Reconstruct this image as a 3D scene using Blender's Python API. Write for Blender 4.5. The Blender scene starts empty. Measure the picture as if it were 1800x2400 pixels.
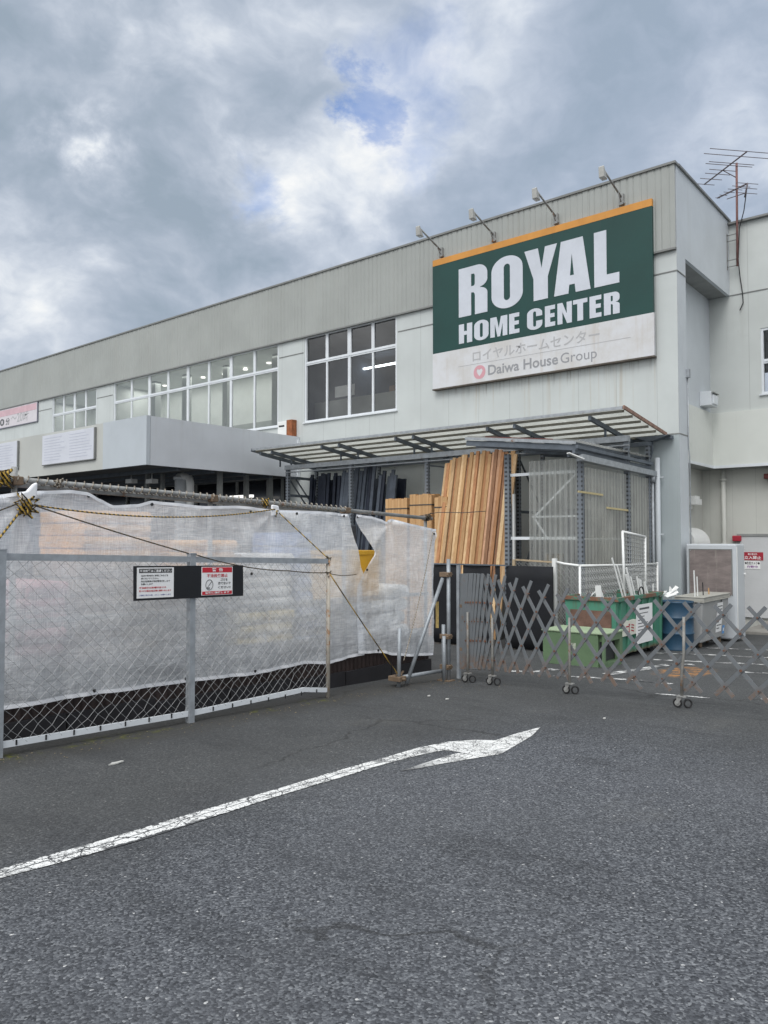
import bpy, bmesh, math, random
from mathutils import Vector, Matrix
random.seed(7)
scn = bpy.context.scene
COL = scn.collection
R = math.radians

# ------------------------------------------------------------------ camera
# World frame: the store's south wall is the plane y=0 and its corner stands at x=0; z=0 is the lot under the camera.
CAMX, CAMY, EYE = 5.463, -16.257, 1.42
YAW = R(39.675)
PITCH = math.atan(65/1800.)
FWD = (-math.sin(YAW), math.cos(YAW)); RGT = (math.cos(YAW), math.sin(YAW))
cd = bpy.data.cameras.new('camera'); cam = bpy.data.objects.new('camera', cd); COL.objects.link(cam)
cam.location = (CAMX, CAMY, EYE); cam.rotation_euler = (R(90)+PITCH, 0, YAW)
cd.sensor_fit = 'VERTICAL'; cd.sensor_height = 32.; cd.lens = 24.; cd.clip_end = 2000; cd.clip_start = .05
scn.camera = cam

# ------------------------------------------------------------------ light and sky
scn.view_settings.view_transform = 'Standard'; scn.view_settings.look = 'None'
scn.view_settings.gamma = 1; scn.view_settings.use_curve_mapping = False
scn.view_settings.exposure = 0.10
SUN_DIR = Vector((.16, -.62, .76)).normalized()      # towards the sun, behind thick cloud
sl = bpy.data.lights.new('sun', 'SUN'); sl.energy = 1.3; sl.angle = R(28); sl.color = (1, .985, .965)
so = bpy.data.objects.new('sun', sl); COL.objects.link(so)
so.rotation_euler = SUN_DIR.to_track_quat('Z', 'Y').to_euler()
world = bpy.data.worlds.new('World'); scn.world = world; world.use_nodes = True
WT = world.node_tree; WT.nodes.clear()
class NT:
    """small helper for writing node trees"""
    def __init__(s, tree): s.t = tree; s.n = tree.nodes; s.l = tree.links
    def new(s, typ, **kw):
        n = s.n.new(typ)
        for k, v in kw.items(): setattr(n, k, v)
        return n
    def put(s, sock, v):
        if v is None: return
        if hasattr(v, 'is_linked') or isinstance(v, bpy.types.NodeSocket): s.l.new(v, sock)
        else:
            if isinstance(v, (int, float)) and sock.type == 'RGBA': v = (v, v, v, 1)
            elif isinstance(v, (tuple, list)) and sock.type == 'RGBA' and len(v) == 3: v = (*v, 1)
            sock.default_value = v
    def math(s, op, a, b=None, c=None, clamp=False):
        n = s.new('ShaderNodeMath', operation=op, use_clamp=clamp)
        s.put(n.inputs[0], a); s.put(n.inputs[1], b)
        if c is not None: s.put(n.inputs[2], c)
        return n.outputs[0]
    def vmath(s, op, a, b=None, scale=None):
        n = s.new('ShaderNodeVectorMath', operation=op)
        s.put(n.inputs[0], a); s.put(n.inputs[1], b)
        if scale is not None: s.put(n.inputs['Scale'], scale)
        return n.outputs['Value'] if op in ('DOT_PRODUCT', 'LENGTH', 'DISTANCE') else n.outputs[0]
    def mix(s, f, a, b, blend='MIX'):
        n = s.new('ShaderNodeMix', data_type='RGBA', blend_type=blend)
        s.put(n.inputs[0], f); s.put(n.inputs[6], a); s.put(n.inputs[7], b)
        return n.outputs[2]
    def noise(s, vec, scale, detail=4, rough=.55, dist=0., out='Fac'):
        n = s.new('ShaderNodeTexNoise'); s.put(n.inputs['Vector'], vec)
        n.inputs['Scale'].default_value = scale; n.inputs['Detail'].default_value = detail
        n.inputs['Roughness'].default_value = rough; n.inputs['Distortion'].default_value = dist
        return n.outputs[0 if out == 'Fac' else 1]
    def voro(s, vec, scale, feature='F1', out=0, rnd=1.):
        n = s.new('ShaderNodeTexVoronoi', feature=feature); s.put(n.inputs['Vector'], vec)
        n.inputs['Scale'].default_value = scale; n.inputs['Randomness'].default_value = rnd
        return n.outputs[out]
    def ramp(s, f, lo, hi, a=0., b=1.):
        n = s.new('ShaderNodeMapRange', interpolation_type='SMOOTHSTEP'); s.put(n.inputs[0], f)
        n.inputs[1].default_value = lo; n.inputs[2].default_value = hi
        n.inputs[3].default_value = a; n.inputs[4].default_value = b
        return n.outputs[0]
    def cramp(s, f, stops):
        n = s.new('ShaderNodeValToRGB'); s.put(n.inputs[0], f); e = n.color_ramp.elements
        while len(e) < len(stops): e.new(.5)
        for i, (p, c) in enumerate(stops): e[i].position = p; e[i].color = (*c, 1)
        return n.outputs[0]
    def xyz(s, vec):
        n = s.new('ShaderNodeSeparateXYZ'); s.put(n.inputs[0], vec); return n.outputs
    def comb(s, x, y, z):
        n = s.new('ShaderNodeCombineXYZ')
        for i, v in enumerate((x, y, z)): s.put(n.inputs[i], v)
        return n.outputs[0]
    def mapv(s, vec, scale=(1, 1, 1), rot=(0, 0, 0), loc=(0, 0, 0)):
        n = s.new('ShaderNodeMapping'); s.put(n.inputs[0], vec)
        n.inputs['Scale'].default_value = scale; n.inputs['Rotation'].default_value = rot; n.inputs['Location'].default_value = loc
        return n.outputs[0]
    def bump(s, h, strength=.3, dist=.01):
        n = s.new('ShaderNodeBump'); s.put(n.inputs['Height'], h)
        n.inputs['Strength'].default_value = strength; n.inputs['Distance'].default_value = dist
        return n.outputs[0]

def ray(u, v):      # direction through a point of the 1800x2400 photograph, in world axes
    x = (u-900)/1800.; y = (1200-v)/1800.
    f = math.cos(PITCH)-y*math.sin(PITCH); z = y*math.cos(PITCH)+math.sin(PITCH)
    return Vector((x*RGT[0]+f*FWD[0], x*RGT[1]+f*FWD[1], z))
def rdir(u, v): return tuple(ray(u, v).normalized())

w = NT(WT)
tc = w.new('ShaderNodeTexCoord').outputs['Generated']
dx, dy, dz = w.xyz(tc)[:3]
cv = w.vmath('MULTIPLY', tc, (1., 1., 1.45))
warp = w.noise(cv, 3.2, 4, .55, 0., 'Color')
cvw = w.vmath('ADD', cv, w.vmath('SCALE', w.vmath('SUBTRACT', warp, (.5, .5, .5)), scale=.17))
big = w.noise(w.vmath('ADD', cvw, (3.1, 7.7, .4)), 2.6, 5, .5, .2)
fine = w.noise(w.vmath('ADD', cvw, (9.3, 1.2, 2.)), 5.6, 8, .56, .15)
wob = w.vmath('SCALE', w.vmath('SUBTRACT', w.noise(cv, 7., 7, .62, .3, 'Color'), (.5, .5, .5)), scale=.20)
tcw = w.vmath('ADD', tc, wob)
def spot(u, v, r0, r1):
    return w.ramp(w.vmath('DISTANCE', tcw, rdir(u, v)), r0, r1, 1., 0.)
tiny = w.noise(w.vmath('ADD', cvw, (2.3, 5.2, 8.)), 14., 6, .56, .1)
val = w.math('ADD', w.math('ADD', w.math('MULTIPLY', big, .62), w.math('MULTIPLY', fine, .98)), w.math('SUBTRACT', w.math('MULTIPLY', tiny, .46), .545))
for (u, v, r0, r1, a) in ((165, 320, .0, .055, .24), (180, 380, 0., .05, .14), (255, 440, .0, .065, .22), (285, 350, 0., .025, .10), (60, 480, .0, .16, .09), (20, 560, 0., .12, .06), (800, 370, .0, .13, .13), (620, 410, 0., .10, .08), (680, 470, .0, .07, .12), (600, 380, .0, .05, .10),
                          (850, 300, .0, .10, .08), (830, 590, .0, .12, .17), (700, 640, .0, .12, .10), (430, 40, .0, .2, .07), (350, 130, .0, .12, .07), (30, 780, .0, .2, .13), (180, 700, 0., .12, .05), (1280, 560, 0., .14, .09), (1150, 100, 0., .25, .05), (1000, 330, 0., .15, .07), (1700, 60, 0., .3, .05), (1480, 380, 0., .10, .05)):
    val = w.math('ADD', val, w.math('MULTIPLY', spot(u, v, r0, r1), a))
for (u, v, r0, r1, a) in ((420, 560, .0, .16, -.07), (300, 640, .0, .2, -.06), (80, 200, 0., .25, -.07), (430, 300, 0., .16, -.06), (700, 280, 0., .10, -.04), (1350, 230, 0., .30, -.04), (1600, 300, 0., .3, -.03), (660, 80, 0., .12, -.03)):
    val = w.math('ADD', val, w.math('MULTIPLY', spot(u, v, r0, r1), a))
cloud = w.cramp(val, [(.28, (.305, .375, .455)), (.41, (.37, .435, .525)), (.50, (.44, .50, .59)), (.60, (.55, .605, .69)), (.72, (.74, .78, .83)), (.84, (.95, .95, .93))])
# the cloud deck is thinner and brighter overhead and towards the hidden sun behind the camera
gain = w.math('ADD', w.ramp(dz, .58, .95, 1., 1.8), w.ramp(w.vmath('DOT_PRODUCT', tc, tuple(SUN_DIR)), .15, 1., 0., 1.9))
grey = w.new('ShaderNodeRGBToBW'); w.put(grey.inputs[0], cloud)
cloud = w.mix(w.ramp(gain, 1., 1.9, 0., .95), cloud, w.vmath('SCALE', (.985, 1.0, 1.005), scale=1.))
w.l.new(grey.outputs[0], cloud.node.inputs[7].links[0].from_node.inputs['Scale'])
cloud = w.vmath('SCALE', cloud, scale=1.); w.l.new(gain, cloud.node.inputs['Scale'])
sky = w.new('ShaderNodeTexSky', sky_type='NISHITA'); sky.sun_disc = False
sky.sun_elevation = math.asin(SUN_DIR.z); sky.sun_rotation = math.atan2(SUN_DIR.x, SUN_DIR.y)
skyc = w.vmath('MULTIPLY', w.vmath('SCALE', sky.outputs[0], scale=.15), (.85, 1.02, 1.30))
hole = w.math('MAXIMUM', w.math('MULTIPLY', spot(862, 232, .025, .058), 1.), w.math('MULTIPLY', spot(975, 175, .01, .085), .6))
hole = w.math('MAXIMUM', hole, w.math('MULTIPLY', spot(965, 275, .0, .06), .6))
hole = w.math('MAXIMUM', hole, w.math('MULTIPLY', spot(605, 445, .0, .045), .6))
hole = w.math('MULTIPLY', hole, w.ramp(fine, .40, .66, 1., .6))
bluer = w.mix(w.ramp(w.vmath('DISTANCE', tc, rdir(1700, 350)), .1, .7, .22, 0.), cloud, (.38, .475, .66))
col = w.mix(hole, bluer, skyc)
col = w.mix(w.ramp(dz, -.06, .0, 1., 0.), col, (.20, .205, .21))
bg = w.new('ShaderNodeBackground'); w.put(bg.inputs[0], col); bg.inputs[1].default_value = 1.0
w.l.new(bg.outputs[0], w.new('ShaderNodeOutputWorld').inputs[0])

# ------------------------------------------------------------------ helpers
SLOPE = .04         # the lot falls gently towards the store
def gz(x, y):
    Y = (x-CAMX)*FWD[0]+(y-CAMY)*FWD[1]
    return -SLOPE*max(-12., min(Y, 45.))
def wall_pt(u, v, b=0.):      # point of the plane y=b seen at (u,v)
    r = ray(u, v); t = (b-CAMY)/r.y; return Vector((CAMX+r.x*t, b, EYE+r.z*t))
def side_pt(u, v, a=0.):      # point of the plane x=a seen at (u,v)
    r = ray(u, v); t = (a-CAMX)/r.x; return Vector((a, CAMY+r.y*t, EYE+r.z*t))
def ground_pt(u, v):
    r = ray(u, v); q = r.x*FWD[0]+r.y*FWD[1]; t = -EYE/(r.z+SLOPE*q)
    return Vector((CAMX+r.x*t, CAMY+r.y*t, EYE+r.z*t))

class MB:
    """collects shapes in world coordinates, then links them as one mesh object"""
    def __init__(s): s.v = []; s.f = []; s.sm = []
    def face(s, pts, sm=False):
        i = len(s.v); s.v += [Vector(p) for p in pts]; s.f.append(tuple(range(i, i+len(pts)))); s.sm.append(sm); return s
    def hexa(s, b, t):
        i = len(s.v); s.v += [Vector(p) for p in b]+[Vector(p) for p in t]; n = len(b)
        s.f.append(tuple(range(i+n-1, i-1, -1))); s.f.append(tuple(range(i+n, i+2*n))); s.sm += [False]*(2+n)
        for k in range(n): s.f.append((i+k, i+(k+1) % n, i+n+(k+1) % n, i+n+k))
        return s
    def box(s, x0, x1, y0, y1, z0, z1):
        return s.hexa([(x0, y0, z0), (x1, y0, z0), (x1, y1, z0), (x0, y1, z0)], [(x0, y0, z1), (x1, y0, z1), (x1, y1, z1), (x0, y1, z1)])
    def prism(s, outline, ext):
        e = Vector(ext); return s.hexa(outline, [Vector(p)+e for p in outline])
    def bar(s, p0, p1, wd, th, up=(0, 0, 1)):
        p0, p1 = Vector(p0), Vector(p1); d = (p1-p0).normalized(); a = d.cross(Vector(up))
        if a.length < 1e-4: a = d.cross(Vector((1, 0, 0)))
        a.normalize(); b = a.cross(d).normalized(); a = a*wd/2; b = b*th/2
        return s.hexa([p0-a-b, p0+a-b, p0+a+b, p0-a+b], [p1-a-b, p1+a-b, p1+a+b, p1-a+b])
    def path(s, pts, r, n=8, caps=True, rz=None):
        pts = [Vector(p) for p in pts]; i = len(s.v); m = len(pts); ref = None
        for k, p in enumerate(pts):
            d = (pts[min(k+1, m-1)]-pts[max(k-1, 0)]).normalized()
            if ref is None: ref = d.cross(Vector((0, 0, 1)) if abs(d.z) < .9 else Vector((1, 0, 0)))
            a = (ref-d*ref.dot(d)).normalized(); ref = a; b = d.cross(a)
            rr = r[k] if isinstance(r, (list, tuple)) else r
            for j in range(n):
                t = 2*math.pi*j/n; s.v.append(p+a*math.cos(t)*rr+b*math.sin(t)*rr)
        for k in range(m-1):
            for j in range(n):
                s.f.append((i+k*n+j, i+k*n+(j+1) % n, i+(k+1)*n+(j+1) % n, i+(k+1)*n+j)); s.sm.append(n > 4)
        if caps:
            s.f.append(tuple(range(i+n-1, i-1, -1))); s.f.append(tuple(range(i+(m-1)*n, i+m*n))); s.sm += [False, False]
        return s
    def tube(s, p0, p1, r, n=8): return s.path([p0, p1], r, n)
    def lathe(s, c, prof, n=28):
        i = len(s.v); m = len(prof)
        for r, z in prof:
            for j in range(n):
                t = 2*math.pi*j/n; s.v.append(Vector((c[0]+r*math.cos(t), c[1]+r*math.sin(t), c[2]+z)))
        for k in range(m-1):
            for j in range(n):
                s.f.append((i+k*n+j, i+k*n+(j+1) % n, i+(k+1)*n+(j+1) % n, i+(k+1)*n+j)); s.sm.append(True)
        s.f.append(tuple(range(i+n-1, i-1, -1))); s.f.append(tuple(range(i+(m-1)*n, i+m*n))); s.sm += [False, False]
        return s
    def grid(s, fn, nu, nv, sm=True):
        i = len(s.v)
        for a in range(nu+1):
            for b in range(nv+1): s.v.append(Vector(fn(a/nu, b/nv)))
        for a in range(nu):
            for b in range(nv):
                k = i+a*(nv+1)+b; s.f.append((k, k+nv+1, k+nv+2, k+1)); s.sm.append(sm)
        return s
    def mesh(s, name, org=(0, 0, 0), normals=True):
        me = bpy.data.meshes.new(name); o = Vector(org)
        me.from_pydata([tuple(p-o) for p in s.v], [], s.f); me.polygons.foreach_set('use_smooth', s.sm)
        if normals:
            bm = bmesh.new(); bm.from_mesh(me); bmesh.ops.recalc_face_normals(bm, faces=bm.faces); bm.to_mesh(me); bm.free()
        return me
def link(name, me, mat, parent=None, loc=None, bevel=0.):
    o = bpy.data.objects.new(name, me); COL.objects.link(o)
    if mat is not None and not me.materials: me.materials.append(mat)
    if parent is not None: o.parent = parent
    if loc is not None: o.location = loc
    if bevel:
        b = o.modifiers.new('bevel', 'BEVEL'); b.width = bevel; b.segments = 2; b.limit_method = 'ANGLE'; b.angle_limit = R(40)
    return o
def worg(o):
    p = Vector(o.location)
    while o.parent is not None: o = o.parent; p += Vector(o.location)
    return p
def tag(o, label, cat, group=None, kind=None):
    o['label'] = label; o['category'] = cat
    if group: o['group'] = group
    if kind: o['kind'] = kind
    return o
def thing(name, label, cat, loc=(0, 0, 0), group=None):
    o = bpy.data.objects.new(name, None); COL.objects.link(o); o.location = loc; o.empty_display_size = .2
    return tag(o, label, cat, group)
def part(name, mb, mat, parent, bevel=0., label=None, normals=True):
    o = link(name, mb.mesh(name, worg(parent), normals), mat, parent, None, bevel)
    if label: o['label'] = label
    return o
def solo(name, label, cat, mb, mat, org, group=None, bevel=0.):
    return tag(link(name, mb.mesh(name, org), mat, None, org, bevel), label, cat, group)
def struct(name, mb, mat):
    o = link(name, mb.mesh(name), mat); o['kind'] = 'structure'; return o
def dup(root, delta):
    r = root.copy(); COL.objects.link(r); r.location = Vector(root.location)+Vector(delta)
    for c in list(root.children):
        k = c.copy(); COL.objects.link(k); k.parent = r
        for g in list(c.children):
            q = g.copy(); COL.objects.link(q); q.parent = k
    return r
def text_mesh(body, ox, ux, uy, height=None, width=None, mat=None, name='lettering', parent=None, bold=0., depth=.002, align='LEFT'):
    """letters laid flat on a real surface: ox origin, ux / uy unit directions of the writing"""
    cu = bpy.data.curves.new('tmp', 'FONT'); cu.body = body; cu.size = 1.; cu.offset = bold; cu.resolution_u = 3; cu.extrude = .001
    ob = bpy.data.objects.new('tmp', cu); COL.objects.link(ob)
    dg = bpy.context.evaluated_depsgraph_get()
    me = bpy.data.meshes.new_from_object(ob.evaluated_get(dg))
    bpy.data.objects.remove(ob); bpy.data.curves.remove(cu)
    xs = [p.co.x for p in me.vertices] or [0, 1]; ys = [p.co.y for p in me.vertices] or [0, 1]
    x0, x1, y0, y1 = min(xs), max(xs), min(ys), max(ys)
    sy = height/(y1-y0) if height else width/(x1-x0)
    sx = width/(x1-x0) if width else sy
    ux, uy = Vector(ux), Vector(uy); nn = ux.cross(uy); ox = Vector(ox); o = worg(parent)
    sh = (x1-x0)*sx/2 if align == 'CENTER' else 0
    for p in me.vertices:
        q = ox+ux*((p.co.x-x0)*sx-sh)+uy*((p.co.y-y0)*sy)+nn*(depth if p.co.z > 0 else 0.); p.co = q-o
    me.materials.clear(); me.name = name
    return link(name, me, mat, parent)
def shape2d(loops, ox, ux, uy, sx, sy, depth, mat, name, parent):
    """a flat cut-out letter: outer loop then holes, filled and given thickness"""
    cu = bpy.data.curves.new('tmp', 'CURVE'); cu.dimensions = '2D'; cu.fill_mode = 'BOTH'; cu.extrude = .5
    for lp in loops:
        sp = cu.splines.new('POLY'); sp.points.add(len(lp)-1); sp.use_cyclic_u = True
        for i, (x, y) in enumerate(lp): sp.points[i].co = (x*sx, y*sy, 0, 1)
    ob = bpy.data.objects.new('tmp', cu); COL.objects.link(ob)
    dg = bpy.context.evaluated_depsgraph_get(); me = bpy.data.meshes.new_from_object(ob.evaluated_get(dg))
    bpy.data.objects.remove(ob); bpy.data.curves.remove(cu)
    ux, uy = Vector(ux), Vector(uy); nn = ux.cross(uy); ox = Vector(ox); o = worg(parent)
    for p in me.vertices: p.co = ox+ux*p.co.x+uy*p.co.y+nn*((p.co.z+.5)*depth)-o
    me.materials.clear(); me.name = name
    return link(name, me, mat, parent)

# ------------------------------------------------------------------ materials
MATS = {}
def base(name):
    m = bpy.data.materials.new(name); m.use_nodes = True; m.node_tree.nodes.clear(); n = NT(m.node_tree)
    out = n.new('ShaderNodeOutputMaterial'); p = n.new('ShaderNodeBsdfPrincipled'); n.l.new(p.outputs[0], out.inputs[0])
    pos = n.new('ShaderNodeNewGeometry').outputs['Position']
    return m, n, p, pos, out
def surf(name, col, rough=.55, var=.12, scale=2.5, metal=0., bump=0., bscale=60., streak=0., scol=(.2, .17, .13), rust=0., rustcol=(.16, .06, .025), rscale=6., spec=.4, sdens=5.):
    m, n, p, pos, out = base(name)
    c = n.mix(n.ramp(n.noise(pos, scale, 5, .6), .25, .75), tuple(x*(1-var) for x in col), tuple(min(1, x*(1+var)) for x in col))
    c = n.mix(n.ramp(n.noise(pos, scale*11, 3, .6), .35, .8, 0., .35), c, tuple(x*(1-var*1.6) for x in col))
    if streak:
        sv = n.mapv(pos, (sdens, sdens, .22)); f = n.math('MULTIPLY', n.ramp(n.noise(sv, 1., 6, .62), .5, .78), n.ramp(n.noise(pos, .55, 3), .35, .65))
        c = n.mix(n.math('MULTIPLY', f, streak), c, scol)
    ro = rough
    if rust:
        f = n.ramp(n.noise(pos, rscale, 7, .66), .68-.35*rust, .80-.35*rust)
        c = n.mix(f, c, n.mix(n.noise(pos, rscale*5, 3), rustcol, tuple(x*2.1 for x in rustcol)))
        ro = n.ramp(f, 0, 1, rough, .9)
        n.put(p.inputs['Metallic'], n.ramp(f, 0, 1, metal, 0.))
    else: p.inputs['Metallic'].default_value = metal
    n.put(p.inputs['Base Color'], c); n.put(p.inputs['Roughness'], ro); p.inputs['Specular IOR Level'].default_value = spec
    if bump: n.put(p.inputs['Normal'], n.bump(n.noise(pos, bscale, 4, .6), bump, .004))
    MATS[name] = m; return m
def wood(name, col, col2):
    m, n, p, pos, out = base(name)
    oi = n.new('ShaderNodeObjectInfo').outputs['Random']
    v = n.vmath('ADD', n.mapv(pos, (26, 26, .9)), n.comb(n.math('MULTIPLY', oi, 40.), n.math('MULTIPLY', oi, 17.), oi))
    g = n.noise(v, 1.1, 5, .62, .6)
    c = n.mix(n.ramp(g, .3, .72), col, col2)
    c = n.mix(n.ramp(oi, 0., 1., .0, .48), c, (.22, .115, .05)); c = n.mix(n.ramp(n.noise(n.mapv(pos, (6, 6, .35)), 1., 4, .6), .52, .75, 0., .30), c, (.20, .11, .05))
    c = n.mix(n.ramp(n.noise(n.mapv(pos, (9, 9, 3)), 2., 2), .66, .74, 0., .5), c, tuple(x*.45 for x in col2))
    n.put(p.inputs['Base Color'], c); p.inputs['Roughness'].default_value = .72
    n.put(p.inputs['Normal'], n.bump(g, .25, .003)); MATS[name] = m; return m
def plain(name, col, rough=.5, metal=0., emit=0.):
    m, n, p, pos, out = base(name); p.inputs['Base Color'].default_value = (*col, 1); p.inputs['Roughness'].default_value = rough; p.inputs['Metallic'].default_value = metal
    if emit: p.inputs['Emission Color'].default_value = (*col, 1); p.inputs['Emission Strength'].default_value = emit
    MATS[name] = m; return m
# wall paint of the store: pale metal panels with panel joints, grime runs and rust runs under the sign
def wall_mat(name, col, joint=.9, stain=True):
    m, n, p, pos, out = base(name)
    x, y, z = n.xyz(pos)[:3]
    c = n.mix(n.ramp(n.noise(pos, .7, 4, .6), .3, .7), tuple(v*.94 for v in col), tuple(v*1.05 for v in col))
    sv = n.mapv(pos, (4.2, 4.2, .16)); run = n.math('MULTIPLY', n.ramp(n.noise(sv, 1., 7, .66), .52, .82), n.ramp(n.noise(pos, .4, 2), .3, .7))
    c = n.mix(n.math('MULTIPLY', run, .30), c, tuple(v*.62 for v in (.5, .48, .42)))
    c = n.mix(n.math('MULTIPLY', n.ramp(n.noise(n.mapv(pos, (13, 13, .25)), 1., 6, .7), .55, .75), n.ramp(n.noise(pos, .9, 3), .42, .68, 0., .22)), c, (.24, .23, .20))
    c = n.mix(n.ramp(n.noise(pos, 2.4, 6, .7), .62, .80, 0., .16), c, (.30, .30, .27))
    q = n.math('FRACT', n.math('DIVIDE', n.math('ADD', x, y), joint)); e = n.math('ABSOLUTE', n.math('SUBTRACT', q, .5))
    c = n.mix(n.ramp(e, .009, .002, 0., .42), c, (.13, .13, .12))
    if stain:
        inx = n.math('MULTIPLY', n.ramp(x, -6.35, -6.15), n.ramp(x, -.35, -.5))
        rz = n.math('MULTIPLY', n.ramp(z, 3.7, 5.25), n.ramp(z, 5.36, 5.3))
        rs = n.ramp(n.noise(n.mapv(pos, (7.5, 1, .13)), 1., 5, .65), .54, .72)
        c = n.mix(n.math('MULTIPLY', n.math('MULTIPLY', inx, rz), n.math('MULTIPLY', rs, .70)), c, (.34, .26, .16))
        rd = n.math('MULTIPLY', n.ramp(n.noise(n.mapv(pos, (15, 1, .5)), 1., 5, .7), .5, .72), n.math('MULTIPLY', n.ramp(z, 4.9, 5.3), n.ramp(z, 5.36, 5.3)))
        c = n.mix(n.math('MULTIPLY', n.math('MULTIPLY', inx, rd), .75), c, (.12, .10, .08))
    n.put(p.inputs['Base Color'], c); p.inputs['Roughness'].default_value = .5; p.inputs['Specular IOR Level'].default_value = .35
    n.put(p.inputs['Normal'], n.bump(n.noise(pos, 1.3, 2), .08, .05))
    MATS[name] = m; return m
M_wall = wall_mat('wall_paint', (.505, .535, .53))
M_fascia = wall_mat('fascia_paint', (.33, .345, .33), 99., False)
M_side = wall_mat('side_paint', (.54, .575, .605), 99., False)
M_back = wall_mat('rear_wall_paint', (.52, .525, .49), .55, False)
M_backup = wall_mat('rear_upper_paint', (.53, .555, .54), .95, False)
M_ledge = wall_mat('ledge_paint', (.64, .66, .625), 99., False)
M_canw = wall_mat('canopy_white', (.46, .50, .535), 99., False)
M_canb = wall_mat('canopy_beige', (.47, .48, .455), 99., False)
M_cang = wall_mat('canopy_side', (.54, .565, .60), 99., False)
M_trim = surf('trim_metal', (.20, .205, .20), .5)
M_alu = surf('aluminium', (.66, .69, .72), .42, .06, 3., .0)
M_dark = surf('dark_interior', (.035, .037, .04), .6)
M_soffit = surf('soffit_grey', (.26, .27, .265), .7)
M_cream = surf('interior_cream', (.75, .77, .74), .8, .05)
M_igrey = surf('interior_grey', (.42, .44, .42), .8, .05)
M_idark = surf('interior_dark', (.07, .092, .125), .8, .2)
M_white = surf('white_paint', (.74, .75, .74), .45, .05, 3., 0, 0, 60, .25, (.35, .33, .28))
M_galv = surf('galvanised_steel', (.36, .385, .41), .45, .18, 9., .35, .1, 80, 0, (0, 0, 0), .15, (.13, .06, .03), 7.)
M_galvd = surf('weathered_pipe', (.30, .305, .30), .6, .28, 7., .2, .25, 60, 0, (0, 0, 0), .28, (.14, .07, .035), 6.)
M_rackst = surf('rack_steel', (.12, .14, .165), .55, .2, 6., .2, .1)
M_black = surf('black_board', (.012, .013, .016), .5, .2)
M_lamp = plain('lamp_tube', (.90, .96, 1.), .5, 0, 6.)
def glass(name, tint=.86, refl=1.):
    m = bpy.data.materials.new(name); m.use_nodes = True; m.node_tree.nodes.clear(); n = NT(m.node_tree)
    out = n.new('ShaderNodeOutputMaterial'); t = n.new('ShaderNodeBsdfTransparent'); g = n.new('ShaderNodeBsdfGlossy'); g.inputs['Roughness'].default_value = .02
    t.inputs[0].default_value = (tint, tint*1.01, tint, 1)
    f = n.new('ShaderNodeFresnel'); f.inputs[0].default_value = 1.52
    mx = n.new('ShaderNodeMixShader'); n.l.new(n.math('MULTIPLY', f.outputs[0], refl), mx.inputs[0]); n.l.new(t.outputs[0], mx.inputs[1]); n.l.new(g.outputs[0], mx.inputs[2]); n.l.new(mx.outputs[0], out.inputs[0])
    return m
M_glass = glass('window_glass', .80, 2.4)

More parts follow.
